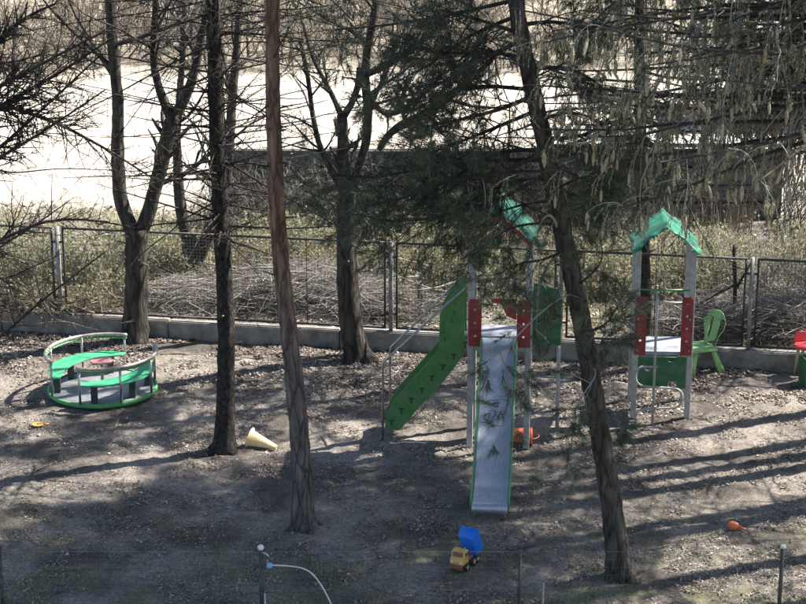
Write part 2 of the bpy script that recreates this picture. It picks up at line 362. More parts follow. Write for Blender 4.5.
# ------------------------------------------------------------ fence line (front foot of the concrete kerb)
FA = gnd(0, 331); FB = gnd(750, 371)
fdir = (FB-FA).normalized(); fnor = Vector((-fdir.y, fdir.x, 0))       # away from the camera
if fnor.y < 0: fnor = -fnor
def fl(x): return FA.y + (FB.y-FA.y)*(x-FA.x)/(FB.x-FA.x)             # fence line Y at world x
KERB_H = .34; KERB_W = .22; BACK = .27
def hgt(x, y):
    n = vnoise(x, y, 1.1, 1)*.02 + vnoise(x, y, 4.3, 2)*.008 + vnoise(x, y, 9, 3)*.009
    s = np.clip((y-fl(x)-.08)/.1, 0, 1)
    near = np.clip((46-y)/6, 0, 1)
    return n*near + s*BACK
def H(x, y): return float(hgt(np.array([x]), np.array([y]))[0])
xs = np.unique(np.concatenate([np.linspace(-400, -20, 12), np.linspace(-20, -8, 25), np.arange(-8, 8, .05), np.linspace(8, 20, 25), np.linspace(20, 400, 12)]))
ys = np.unique(np.concatenate([np.linspace(-60, 18, 20), np.arange(18, 36, .06), np.linspace(36, 46, 40), np.linspace(46, 700, 25)]))
gx, gy = np.meshgrid(xs, ys); gz = hgt(gx, gy)
a = Acc(); idx = np.arange(gx.size).reshape(gx.shape)
a.add(np.stack([gx, gy, gz], -1), np.stack([idx[:-1,:-1], idx[:-1,1:], idx[1:,1:], idx[1:,:-1]], -1))
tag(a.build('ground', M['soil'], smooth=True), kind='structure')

def sheet(name, x0, x1, y0, y1, z, m):
    a = Acc(); n = 30; X, Y = np.meshgrid(np.linspace(x0, x1, n), np.linspace(y0, y1, n)); Y = Y + vnoise(X, Y, .12, 9)*np.where(Y < (y0+y1)/2, .9, .9)
    i = np.arange(X.size).reshape(X.shape)
    a.add(np.stack([X, Y, np.full_like(X, z)], -1), np.stack([i[:-1,:-1], i[:-1,1:], i[1:,1:], i[1:,:-1]], -1))
    return tag(a.build(name, m), kind='structure')
#sheet('pale_paved_lot', -60, 60, 42.0, 62, BACK+.06, M['pale_lot'])
#sheet('far_field', -120, 120, 61, 140, BACK+.09, M['far_field'])

# ------------------------------------------------------------ kerb and steel mesh fence
def fpt(px, off=0, z=0):            # point on the fence line seen at photo column px
    d = ray(px, 345); # intersect vertical plane
    # solve (t*d.x, t*d.y) on line FA + s*fdir (+off along fnor)
    A = np.array([[d.x, -fdir.x], [d.y, -fdir.y]]); b = np.array([FA.x+fnor.x*off, FA.y+fnor.y*off])
    t, s = np.linalg.solve(A, b)
    return Vector((d.x*t, d.y*t, z)), s
s_post = [fpt(px, .1)[1] for px in (-98, 63, 226, 391, 560, 748, 938)]
frot = np.array([[fdir.x, fnor.x, 0], [fdir.y, fnor.y, 0], [0, 0, 1]])
kerb = empty('concrete_kerb', FA, 0, 'long low concrete kerb wall carrying the dark steel mesh fence', 'kerb wall')
ks = -6.0; kw = 3.02; k0 = 0
while ks < 24:
    acc = Acc(); bm = bmesh.new(); bmesh.ops.create_cube(bm, size=1)
    hh = KERB_H + random.uniform(-.012, .012)
    bmesh.ops.scale(bm, vec=(kw-.012, KERB_W, hh+.3), verts=bm.verts)
    bmesh.ops.bevel(bm, geom=[e for e in bm.edges], offset=.018, segments=2, affect='EDGES')
    bmesh.ops.translate(bm, vec=(ks+kw/2, KERB_W/2+random.uniform(-.006, .006), hh/2-.15), verts=bm.verts)
    bmesh.ops.transform(bm, matrix=Matrix(frot.tolist()).to_4x4(), verts=bm.verts)
    me = bpy.data.meshes.new('kerb_block'); bm.to_mesh(me); bm.free(); link('kerb_block', me, kerb, M['concrete'])
    ks += kw
fence = empty('mesh_fence', FA, 0, 'tall dark steel frame fence with square wire mesh standing on concrete kerb', 'fence')
FZ0, FZ1 = KERB_H+.06, KERB_H+1.56
def floc(s, off, z): return (frot @ np.array([s, off, 0])) + np.array([0, 0, z])
for i, s in enumerate(s_post):
    acc = Acc(); boxv(acc, floc(s, .1, (KERB_H-.05+FZ1)/2), (.065, .065, FZ1-KERB_H+.09), frot); acc.build('fence_post', M['fence_post'], fence)
    for z in (FZ0+.25, FZ1-.25):
        acc = Acc(); boxv(acc, floc(s, .1, z), (.2, .02, .035), frot); acc.build('clamp', M['fence_dark'], fence)
for s0, s1 in zip(s_post[:-1], s_post[1:]):
    a0, a1 = s0+.085, s1-.085; fr = Acc(); t = .034
    for z in (FZ0, FZ1): boxv(fr, floc((a0+a1)/2, .1, z), (a1-a0, t, t), frot)
    for s in (a0+t/2, a1-t/2): boxv(fr, floc(s, .1, (FZ0+FZ1)/2), (t, t, FZ1-FZ0-t-.002), frot)
    pn = fr.build('panel_frame', M['fence_dark'], fence)
    ms = Acc(); boxv(ms, floc((a0+a1)/2, .1, (FZ0+FZ1)/2), (.014, .014, FZ1-FZ0-t), frot)
    n = int((a1-a0)/.055)
    for k in range(1, n): boxv(ms, floc(a0+(a1-a0)*k/n, .103, (FZ0+FZ1)/2), (.0028, .0028, FZ1-FZ0-.02), frot)
    n = 27
    for k in range(1, n): boxv(ms, floc((a0+a1)/2, .099, FZ0+(FZ1-FZ0)*k/n), (a1-a0-.02, .0028, .0028), frot)
    tag(ms.build('wire_mesh', M['fence_dark'], pn), kind='stuff')

# ------------------------------------------------------------ precast concrete fence behind
WY = 40.0; WZ = BACK
wp0 = at(226, 235, WY).x; wp1 = at(775, 235, WY).x
wall = empty('precast_wall', (0, WY, WZ-.02), 0, 'dark shaded wall of stacked concrete slabs behind the mesh fence', 'wall')
nb = 5; bw = (wp1-wp0)/nb
for b in range(nb+1):
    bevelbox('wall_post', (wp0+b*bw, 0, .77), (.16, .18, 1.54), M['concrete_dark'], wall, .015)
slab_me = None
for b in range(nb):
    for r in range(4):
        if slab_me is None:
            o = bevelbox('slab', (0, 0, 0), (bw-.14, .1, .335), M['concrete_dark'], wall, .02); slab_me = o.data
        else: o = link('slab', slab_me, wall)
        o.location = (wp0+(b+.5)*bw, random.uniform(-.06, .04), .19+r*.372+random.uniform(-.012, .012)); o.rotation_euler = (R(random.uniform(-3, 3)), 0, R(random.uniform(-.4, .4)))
bevelbox('backing', ((wp0+wp1)/2, .1, .74), (wp1-wp0-.1, .06, 1.46), M['gap_shade'], wall, 0)  # added sheet closes the slab gaps; joint shade is put into its colour
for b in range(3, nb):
    o = bevelbox('coping', (wp0+(b+.5)*bw, .35, 1.59), (bw-.03, .9, .09), M['concrete_pale'] if b >= 3 else M['gap_shade'], wall, .02)
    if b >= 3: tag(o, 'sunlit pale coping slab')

# low sheds far right
def shed(name, X0, X1, Y, D, h, label, wallm, rows):
    r = empty(name, ((X0+X1)/2, Y, BACK), 0, label, 'shed'); W = X1-X0
    bevelbox('wall', (0, D/2, h/2), (W, D, h), wallm, r, .02)
    for k in range(rows):
        bevelbox('board', (0, -.02, h/rows*(k+.5)), (W+.01, .03, h/rows*.86), M['wood_wall'], r, .006)
    bevelbox('roof', (0, D/2, h+.08), (W+.5, D+.6, .12), M['roof_slab'], r, .02, (R(-5), 0, 0))
    return r
p = at(770, 120, 47)
shed('garden_shed', at(748, 120, 49).x, at(900, 120, 49).x, 49, 3.0, 2.2, 'brown boarded shed behind the drooping spruce at right edge', M['wood_wall'], 9)

# ------------------------------------------------------------ trees
def trunk_pts(poly, Y, lean=0.0):
    pts, rad = [], []
    for px, py, wpx in poly:
        p = at(px, py, Y); pts.append(p); rad.append(wpx/2*pxm(p))
    return pts, rad
def resample(pts, rad, step=.12):
    P_ = np.array([tuple(p) for p in pts]); L_ = np.concatenate([[0], np.cumsum(np.linalg.norm(np.diff(P_, axis=0), axis=1))])
    n = max(int(L_[-1]/step), 3); s = np.linspace(0, L_[-1], n)
    # smooth (catmull-like) by interpolating then box smoothing
    Q = np.stack([np.interp(s, L_, P_[:, k]) for k in range(3)], 1); r = np.interp(s, L_, rad)
    for _ in range(6):
        Q[1:-1] = (Q[:-2]+2*Q[1:-1]+Q[2:])/4; r[1:-1] = (r[:-2]+2*r[1:-1]+r[2:])/4
    return Q, r
def trunk_mesh(name, pts, rad, m, parent, origin, n=14, flare=True, jitter=.06, wander=.012):
    Q, r = resample(pts, rad)
    if flare:
        h = Q[:, 2]-Q[0, 2]; r = r*(1+.55*np.exp(-np.maximum(h, 0)/.16))
    ph = rng.uniform(0, 6, 4); s = np.arange(len(Q))*.12
    Q[:, 0] += wander*np.sin(s*1.3+ph[0]); Q[:, 1] += wander*np.sin(s*1.7+ph[1])
    a = Acc(); Qr = Q.copy()
    tubes(a, Q, r, n, True, jitter)
    if flare:
        V0 = a.v[0].reshape(-1, 3); m_ = len(Q)*n; ctr = np.repeat(Q, n, 0); ang = np.tile(np.arange(n), len(Q)); hh = np.repeat(np.maximum(Q[:, 2]-Q[0, 2], 0), n)
        lob = 1+.35*np.exp(-hh/.12)*np.sin(ang*2*math.pi/n*rng.integers(3, 5)+rng.uniform(0, 6)); V0[:m_] = ctr+(V0[:m_]-ctr)*lob[:, None]
    a.build(name, m, parent, True, origin)
    if flare:
        for k in range(9):
            zz = rng.uniform(1.2, min(7.5, Q[-1, 2])); c_, rr_ = along(Q, r, np.array([zz])); az = rng.uniform(0, 6.28); d_ = np.array([math.cos(az), math.sin(az), rng.uniform(-.1, .4)])
            L0 = rng.uniform(.05, .22); b = Acc(); tubes(b, np.stack([c_[0]+d_*rr_[0]*.6, c_[0]+d_*(rr_[0]+L0*.5), c_[0]+d_*(rr_[0]+L0)]), np.array([.022, .014, .009])*rng.uniform(.7, 1.3), 5, True)
            b.build('branch_stub', M['twig_brown'], parent, True, origin)
    return Q, r
def extend(pts, rad, top, tipr=.02, drift=(.02, .0)):
    p = pts[-1]; k = 6; z0 = p.z
    d = (pts[-1]-pts[-2]).normalized()
    for i in range(1, k+1):
        f = i/k; z = z0+(top-z0)*f
        pts.append(Vector((p.x + d.x/max(d.z, .3)*(z-z0)*.35, p.y+drift[1]*(z-z0), z))); rad.append(rad[-1]*(1-f)**.0*0+max(tipr, rad_base(rad, f)))
    return pts, rad
def rad_base(rad, f): return rad[0]*0+extend.r0*(1-f)+.015
def make_extend(pts, rad, top):
    extend.r0 = rad[-1]; return extend(pts, rad, top)

def along(Q, r, z):     # point of trunk at heights z
    zz = Q[:, 2]; o = np.argsort(zz)
    P_ = np.stack([np.interp(z, zz[o], Q[o, k]) for k in range(3)], 1); return P_, np.interp(z, zz[o], r[o])

def conifer(root, org, Q, r, zlive, ztop, dead=(1.5, None, 60, 2.2), crown_r=2.4, kind='pine', ndl=26, dens=1.0, twigm='twig_dark', nw=.007, deadtwigs=7):
    """dead lower branches + living crown"""
    o3 = np.array(tuple(org))
    if dead:
        z0, z1, n, ln = dead; z1 = z1 or zlive+1.0
        z = np.sort(rng.uniform(z0, z1, n)); P_, rr = along(Q, r, z)
        az = rng.uniform(0, 2*math.pi, n); el = rng.normal(.05, .22, n)
        d = np.stack([np.cos(az)*np.cos(el), np.sin(az)*np.cos(el)*.9, np.sin(el)], 1)
        L_ = ln*rng.uniform(.35, 1.25, n)*np.clip(.45+.7*(z-z0)/(z1-z0), 0, 1)
        pts, rd = grow(P_, d, L_, np.clip(rr*.16, .008, .022)*rng.uniform(.6, 1.2, n), 7, .05, -.01, .25, .02)
        a = Acc(); tubes(a, pts, rd, 5); 
        tag(a.build('dead_branches', M[twigm], root, True, org), kind='stuff')
        a = Acc(); c = spawn(pts, rd, deadtwigs, .15, 1, 55, 15, .32, .5, 0, .3); p2, r2 = grow(*c, 4, .16, -.01)
        tubes(a, p2, r2, 3); c = spawn(p2, r2, 3, .1, 1, 50, 15, .5, .6); p3, r3 = grow(*c, 3, .2); tubes(a, p3, r3, 3)
        tag(a.build('dead_twigs', M[twigm], root, False, org), kind='stuff')
    n = int(34*dens*(ztop-zlive)/5)
    f = np.sort(rng.uniform(0, 1, n)); z = zlive+(ztop-zlive)*f; P_, rr = along(Q, r, z)
    az = rng.uniform(0, 2*math.pi, n)
    if kind == 'pine':
        el = .15+.7*f+rng.normal(0, .15, n); shape = np.sqrt(np.clip(1-(f*1.0-.25)**2/.62, .08, 1))
    else:
        el = -.15+.5*f+rng.normal(0, .1, n); shape = 1.05-.95*f
    d = np.stack([np.cos(az)*np.cos(el), np.sin(az)*np.cos(el), np.sin(el)], 1)
    L_ = crown_r*shape*rng.uniform(.7, 1.15, n)
    pts, rd = grow(P_, d, L_, np.clip(rr*.3, .012, .05), 6, .08, -.02 if kind == 'pine' else -.08, .3, .08)
    a = Acc(); tubes(a, pts, rd, 5); tag(a.build('branches', M[twigm], root, True, org), kind='stuff')
    c = spawn(pts, rd, 9, .2, 1, 50, 12, .42, .5, .08, .5); p2, r2 = grow(*c, 4, .13, .03 if kind == 'pine' else -.1)
    a = Acc(); tubes(a, p2, r2, 3)
    nd = Acc()
    if kind == 'pine':
        c = spawn(p2, r2, 4, .3, 1, 45, 12, .5, .6, .1, .2); p3, r3 = grow(*c, 3, .12, .06); tubes(a, p3, r3, 3)
        tips = np.concatenate([p2[:, -1], p3[:, -1]]); td = np.concatenate([p2[:, -1]-p2[:, -2], p3[:, -1]-p3[:, -2]])
        needles(nd, tips, td, ndl, .12, nw, 62)
    else:
        c = spawn(p2, r2, 5, .15, 1, 45, 12, .45, .6, -.25, .3); p3, r3 = grow(*c, 3, .1, -.12); tubes(a, p3, r3, 3)
        for pp in (p2, p3):
            for k in range(pp.shape[1]-1):
                needles(nd, pp[:, k], pp[:, k+1]-pp[:, k], ndl//2, .045, .011, 55, .14)
    tag(a.build('twigs', M[twigm], root, False, org), kind='stuff')
    tag(nd.build('needle_crown', M['needle' if kind == 'pine' else 'needle_spruce'], root, False, org), kind='stuff')

def tree_base(name, px, py, label, cat, z=0, group=None):
    g = gnd(px, py, z); g.z = H(g.x, g.y)-.05
    return empty(name, g, 0, label, cat, group), g

# --- reddish pine in the middle left (base 303,527)
t3, g = tree_base('pine_tree', 303, 527, 'tall slim pine with reddish upper bark standing left of the slide', 'tree')
Y = g.y
pts, rad = trunk_pts([(303,530,21),(301,480,20.5),(298,420,19),(293,360,18),(287,310,17),(282,265,17),(277,215,16.5),(274,160,15.5),(272,100,15),(272,50,14.5),(273,0,14)], Y); pts[0].z = g.z
make_extend(pts, rad, 15.5); Q3, r3_ = trunk_mesh('trunk', pts, rad, M['bark_pine'], t3, g)
conifer(t3, g, Q3, r3_, 8.8, 15, (4.9, 9.5, 30, 1.8), 3.0, 'pine', dens=1.5, ndl=34, nw=.009)

# --- dark spruce left (base 222,452)
t2, g = tree_base('spruce_tree', 222, 450, 'dark straight spruce with many bare side branches behind the yellow cone', 'tree')
pts, rad = trunk_pts([(223,452,23),(224,430,19),(226,380,17.5),(227,320,17),(224,260,16.5),(220,200,16.5),(217,150,16),(215,100,15.5),(214,50,15),(213,0,14)], g.y); pts[0].z = g.z
make_extend(pts, rad, 15); Q2, r2_ = trunk_mesh('trunk', pts, rad, M['bark_spruce'], t2, g)
conifer(t2, g, Q2, r2_, 7.6, 15, (3.2, 7.9, 170, 3.3), 2.6, 'spruce', dens=1.3, deadtwigs=9)

# --- right pine with leaning trunk (base 619,578)
t5, g5 = tree_base('pine_tree', 619, 576, 'leaning pine with grey flaking bark and long needle tufts in front of right tower', 'tree')
pts, rad = trunk_pts([(620,580,26),(616,545,23),(610,490,21),(602,440,20.5),(595,395,20),(586,345,19.5),(577,300,19),(567,255,18.5),(557,210,18),(549,165,18),(540,120,17),(530,75,16.5),(521,30,16),(516,0,16)], g5.y); pts[0].z = g5.z
make_extend(pts, rad, 14.5); Q5, r5 = trunk_mesh('trunk', pts, rad, M['bark_pine_dark'], t5, g5)
conifer(t5, g5, Q5, r5, 7.7, 14.5, (4.6, 7.0, 26, 1.5), 3.4, 'pine', ndl=40, dens=1.7, nw=.009)

# hand placed low branches of the leaning pine, with tufts: (polyline px, py, Y offset)
def branch_px(root, org, poly, Y, r0, m='twig_dark', nt=10, tl=.25, tufts=6, nd=None, droop=-.05, label=None, name='branch', tm=46, radf=.45):
    pts = [np.array(tuple(at(px, py, Y+dy))) for px, py, dy in poly]
    Q, r = resample([Vector(p) for p in pts], np.linspace(r0, r0*.35, len(pts)), .08)
    a = Acc(); tubes(a, Q, r, 6, True); 
    st = rng.uniform(.15, 1, nt); 
    P_ = Q[None]; R_ = r[None]
    c = spawn(P_, R_, nt, .2, 1, 48, 14, tl, radf, droop, .2); p2, r2 = grow(*c, 4, .14, droop); tubes(a, p2, r2, 3)
    o = a.build(name, M[m], root, True, org)
    tips = np.concatenate([p2[:, -1], Q[-1:]]); td = np.concatenate([p2[:, -1]-p2[:, -2], Q[-1:]-Q[-2:-1]])
    if tufts:
        c = spawn(p2, r2, tufts, .25, 1, 45, 10, .45, .6, droop); p3, r3 = grow(*c, 3, .12, droop)
        aa = Acc(); tubes(aa, p3, r3, 3); tag(aa.build('twigs', M[m], o, False), kind='stuff'); o.children[0].location = (-org[0], -org[1], -org[2])
        tips = np.concatenate([tips, p3[:, -1]]); td = np.concatenate([td, p3[:, -1]-p3[:, -2]])
        needles(nd, tips, td, tm, .12, .0055, 66, .15)
    return Q
nd5 = Acc()
B5 = [
 ([(560,225,0),(535,222,-.1),(505,228,-.2),(485,245,-.3)], .02, 12, .5),
 ([(566,250,0),(540,262,-.3),(515,262,-.5),(498,275,-.6)], .018, 12, .5),
 ([(575,292,0),(555,300,-.4),(530,322,-.6),(505,350,-.7),(470,372,-.8)], .014, 7, .2),
 ([(512,342,-.7),(522,372,-.8),(527,395,-.8)], .008, 3, .25),
 ([(500,352,-.7),(512,385,-.8),(505,420,-.8),(494,445,-.8)], .008, 5, .25),
 ([(590,365,0),(600,372,-.3),(584,392,-.5),(573,412,-.5),(571,440,-.5),(575,468,-.5)], .012, 9, .2),
 ([(602,420,0),(612,428,-.2),(622,430,-.3)], .009, 5, .45),
 ([(573,290,0),(590,275,-.2),(606,262,-.3),(600,238,-.4)], .016, 12, .5),
 ([(582,330,0),(600,332,-.3),(612,318,-.4),(618,305,-.5)], .018, 14, .5),
 ([(585,345,0),(603,345,-.2),(622,338,-.3)], .014, 10, .5),
 ([(553,190,0),(575,180,-.3),(590,172,-.5),(604,182,-.5)], .018, 12, .5),
 ([(557,215,0),(540,250,-.3),(538,300,-.4),(536,330,-.4)], .01, 9, .35),
 ([(535,95,0),(500,110,-.3),(460,120,-.4),(420,128,-.4)], .03, 22, .5),
 ([(545,150,0),(505,150,.3),(470,165,.4),(440,190,.4)], .03, 22, .5),
 ([(552,180,0),(520,178,.3),(480,195,.3),(450,215,.3)], .025, 20, .5),
 ([(545,150,0),(500,175,-.2),(450,180,-.3),(400,200,-.3),(365,205,-.3)], .03, 24, .42),
 ([(540,120,0),(570,110,.2),(600,120,.2),(625,150,.2)], .025, 18, .5),
 ([(549,160,0),(580,150,.3),(600,165,.4),(612,190,.4)], .025, 18, .5),
 ([(527,60,0),(490,50,.2),(450,55,.2),(410,45,.2)], .03, 22, .5),
 ([(523,35,0),(480,20,-.2),(440,10,-.2)], .03, 20, .5),
 ([(520,25,0),(560,20,.2),(600,35,.2)], .03, 18, .5),
 ([(528,70,0),(570,65,-.2),(600,85,-.2)], .03, 18, .5),
 ([(550,172,0),(500,200,.2),(440,218,.4),(390,222,.5),(345,212,.6)], .03, 26, .42),
 ([(548,160,0),(490,160,.6),(430,168,.9),(370,178,1.2),(330,175,1.4)], .03, 26, .42),
 ([(538,110,0),(490,130,.5),(440,150,.9),(395,160,1.2)], .03, 24, .45),
 ([(534,90,0),(480,85,.4),(440,95,.6),(415,110,.7)], .028, 22, .45),
 ([(552,185,0),(585,200,.4),(610,212,.6),(622,225,.6)], .02, 14, .45),
 ([(545,140,0),(590,135,.5),(620,110,.8),(640,120,1)], .026, 20, .45),
 ([(555,200,0),(520,205,.5),(490,215,.8),(470,225,1)], .02, 18, .45),
 ([(545,145,0),(600,150,-.5),(640,140,-.8),(665,155,-1)], .024, 18, .5),
 ([(523,40,0),(480,60,-.6),(430,90,-1),(370,105,-1.2)], .03, 22, .45),
 ([(516,0,0),(450,15,.6),(390,25,1),(335,30,1.3)], .03, 20, .45),
 ([(553,195,0),(580,215,.5),(598,228,.7)], .016, 10, .4),
 ([(519,15,0),(470,35,.4),(430,65,.6),(400,80,.7)], .028, 22, .45),
]
for poly, r0, nt_, tl in B5:
    top = poly[-1][1] < 222
    branch_px(t5, tuple(g5), poly, g5.y, r0, 'twig_grey' if r0 < .0145 else 'twig_dark', int(nt_*1.1) if top else nt_, tl*1.15, 4 if top else 2, nd5, tm=48)
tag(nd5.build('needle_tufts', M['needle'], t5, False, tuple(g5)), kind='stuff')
TU = [(475,215,-.4),(480,230,-.4),(470,240,-.4),(490,225,-.4),(500,237,-.3),(465,226,-.4),(478,250,-.5),(488,255,-.5),(505,250,-.4),(515,240,-.3),(485,210,-.4),(530,255,-.3),(498,262,-.5),(495,290,-.6),(515,282,-.5),(525,268,-.4),(640,310,-.5),(585,318,-.3),(575,330,-.3),(485,402,-.8),(492,425,-.8),(497,452,-.8),(530,372,-.6),(540,480,-.6),(534,478,-.6),(572,425,-.5),(578,434,-.5),(580,447,-.5),(575,470,-.5),(572,487,-.5),(625,432,-.3),(560,372,-.4),(556,312,-.3),(548,322,-.3),(508,392,-.8),
      (540,358,-.6),(612,320,-.4),(618,342,-.4),(600,300,-.4),(585,300,-.3),(560,262,-.3),(545,275,-.3),(515,266,-.5),(500,275,-.5),(510,300,-.6),(485,290,-.5),(495,245,-.4),(520,290,-.5),(630,300,-.4),(570,210,-.3),(604,275,-.3),(592,335,-.3),
      (480,262,-.5),(490,305,-.6),(503,318,-.6),(535,240,-.2),(622,357,-.3),(606,350,-.3),(470,280,-.5),(550,345,-.4),(566,432,-.5),(632,428,-.3),(618,440,-.3)]
pool = np.concatenate([resample([Vector(at(px, py, g5.y+dy)) for px, py, dy in poly], [1]*len(poly), .08)[0] for poly, *_ in B5])
ta = Acc(); tc_, td_ = [], []
for px, py, dy in TU:
    q = np.array(tuple(at(px, py, g5.y+dy))); dd = np.linalg.norm(pool-q, axis=1)+.6*np.maximum(0, q[2]-pool[:, 2]); b = pool[np.argmin(dd)]
    mid = (b+q)/2+np.array([rng.normal(0, .03), rng.normal(0, .03), .12*np.linalg.norm(q-b)]); Q_, r_ = resample([Vector(b), Vector(mid), Vector(q)], [.006, .005, .004], .05)
    tubes(ta, Q_, r_, 4); d_ = norm((Q_[-1]-Q_[-3])[None])[0]*.5+rng.normal(0, .5, 3); tc_.append(q-d_/np.linalg.norm(d_)*.05); td_.append(d_)
tag(ta.build('shoots', M['twig_grey'], t5, False, tuple(g5)), kind='stuff')
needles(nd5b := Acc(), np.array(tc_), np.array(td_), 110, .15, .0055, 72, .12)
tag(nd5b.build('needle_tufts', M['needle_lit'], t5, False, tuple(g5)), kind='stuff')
# bare pale stub branches on the leaning pine
for poly in ([(565,250,0),(548,262,-.2),(540,285,-.3),(535,300,-.3)], [(560,235,0),(552,212,-.2),(541,215,-.3),(538,235,-.3)]):
    Qs = [Vector(at(px, py, g5.y+dy)) for px, py, dy in poly]; Qq, rq = resample(Qs, np.linspace(.022, .008, len(Qs)), .06)
    a = Acc(); tubes(a, Qq, rq, 6, True); a.build('dead_branch', M['twig_grey'], t5, True, tuple(g5))

# --- deciduous trees by the fence
def decid(name, base, label, limbs, z=0, m='bark_decid', twm='twig_dark', cat='tree', gens=((10, .5), (7, .42), (6, .5)), top=True, Yo=0, tw=1.0):
    root, g = tree_base(name, base[0], base[1], label, cat, z)
    g = Vector(g); g.y += Yo; root.location.y = g.y
    brs = []; rds = []
    for i, poly in enumerate(limbs):
        pts, rad = trunk_pts([(p[0], p[1], p[2]) for p in poly], g.y)
        for k, p in enumerate(poly):
            if len(p) > 3:
                q = at(p[0], p[1], g.y+p[3]); pts[k] = q
        if i == 0: pts[0].z = g.z
        Q, r = trunk_mesh('trunk' if i == 0 else 'limb', pts, rad, M[m], root, tuple(g), 12 if i == 0 else 8, i == 0, .05, .01)
        brs.append((Q, r))
    # secondary growth on limbs
    a = Acc(); K = 8
    P_ = []; R_ = []
    for i, (Q, r) in enumerate(brs):
        if i == 0 and len(brs) > 1: continue
        ix = np.linspace(0, len(Q)-1, K+1).astype(int); P_.append(Q[ix]); R_.append(r[ix])
    P_ = np.stack(P_); R_ = np.stack(R_)
    for gi, (n, lf) in enumerate(gens):
        c = spawn(P_, R_, n, .12 if gi else .25, 1, 48, 14, lf, .5, .12, .1, minr=.004); 
        P_, R_ = grow(*c, 5, .13, .03, .25); tubes(a, P_, R_*tw, 4 if gi == 0 else 3)
    tag(a.build('twigs', M[twm], root, False, tuple(g)), kind='stuff')
    return root, g
decid('bare_tree', (134, 339), 'thick bare forked tree beside the kerb behind the merry-go-round', [
   [(134,341,27),(135,310,23),(136,275,22),(136,245,23),(137,228,22)],
   [(136,238,16),(127,222,15),(120,200,14),(118,150,13),(119,110,12),(115,70,11),(111,30,11),(108,-20,10),(104,-120,6)],
   [(137,238,15),(146,220,14),(152,200,14),(163,160,15),(170,128,15),(175,112,14)],
   [(172,120,12),(163,98,9),(156,80,8),(153,50,7),(156,0,6),(150,-90,3)],
   [(174,116,12),(186,98,10),(195,70,9),(200,40,8),(212,-10,7),(225,-100,4)]], Yo=-.12)
decid('bare_tree', (197, 285), 'dark bare tree forking low beyond the fence behind the left spruce', [
   [(199,284,22),(197,268,20),(193,252,19),(188,236,15)],
   [(190,245,13),(184,225,12),(180,200,11),(178,170,10),(176,130,8),(182,60,6),(185,0,5)],
   [(196,262,15),(206,240,14),(216,220,13),(226,190,12),(230,140,10),(232,90,9),(238,30,7),(240,-20,5)]], z=BACK)
decid('bare_tree', (358, 361), 'grooved dark bare tree leaning by the kerb between the fence posts', [
   [(359,363,26),(355,345,23),(351,320,23),(348,280,22),(346,240,20),(345,215,19),(346,190,17)],
   [(346,200,15),(343,160,13),(342,125,11),(341,115,10)],
   [(346,200,14),(356,175,9),(366,145,9),(369,115,9),(366,90,9),(364,72,9),(369,45,8),(376,10,8),(382,-40,7),(390,-120,4)],
   [(342,120,8),(355,103,7),(362,85,6),(360,68,6)],
   [(342,118,7),(333,98,5),(322,75,4.5),(312,60,4),(303,20,3)],
   [(365,75,8),(385,66,7),(410,52,6),(428,35,5),(450,20,4)],
   [(366,90,7),(380,115,6),(388,122,6),(405,108,5),(430,90,4),(445,70,3)],
   [(346,195,10),(330,170,6),(318,145,5.5),(312,110,5),(308,70,4.5),(300,40,4)],
   [(380,150,6,.3),(388,130,8,.3),(420,118,9,.3),(448,98,9,.3),(470,80,6,.3),(500,50,4,.3)],
   ], Yo=0)
decid('sapling', (735, 330), 'thin dark sapling behind the fence right of the green chair', [
   [(736,318,4),(735,300,4.5),(736,275,4),(733,262,5),(734,245,3)],
   [(735,285,3),(722,290,2.5),(705,300,2),(690,312,1.5)],
   [(736,290,3),(745,275,2),(752,262,1.5)]], z=BACK, gens=((4,.5),(3,.4)))

# --- spruce behind right tower (trunk 640..648)
t6, g6 = tree_base('spruce_tree', 644, 345, 'slim spruce standing behind the fence directly behind the right tower', 'tree', BACK)
pts, rad = trunk_pts([(645,348,17),(644,300,14),(643,250,13),(642,200,12.5),(641,150,12),(641,100,11.5),(640,50,11),(640,0,10.5)], g6.y); pts[0].z = g6.z
make_extend(pts, rad, 14); Q6, r6 = trunk_mesh('trunk', pts, rad, M['bark_spruce'], t6, g6)
conifer(t6, g6, Q6, r6, 3.6, 14, (2.6, 4.4, 16, 1.2), 2.3, 'spruce', ndl=26, dens=2.0, nw=.014)

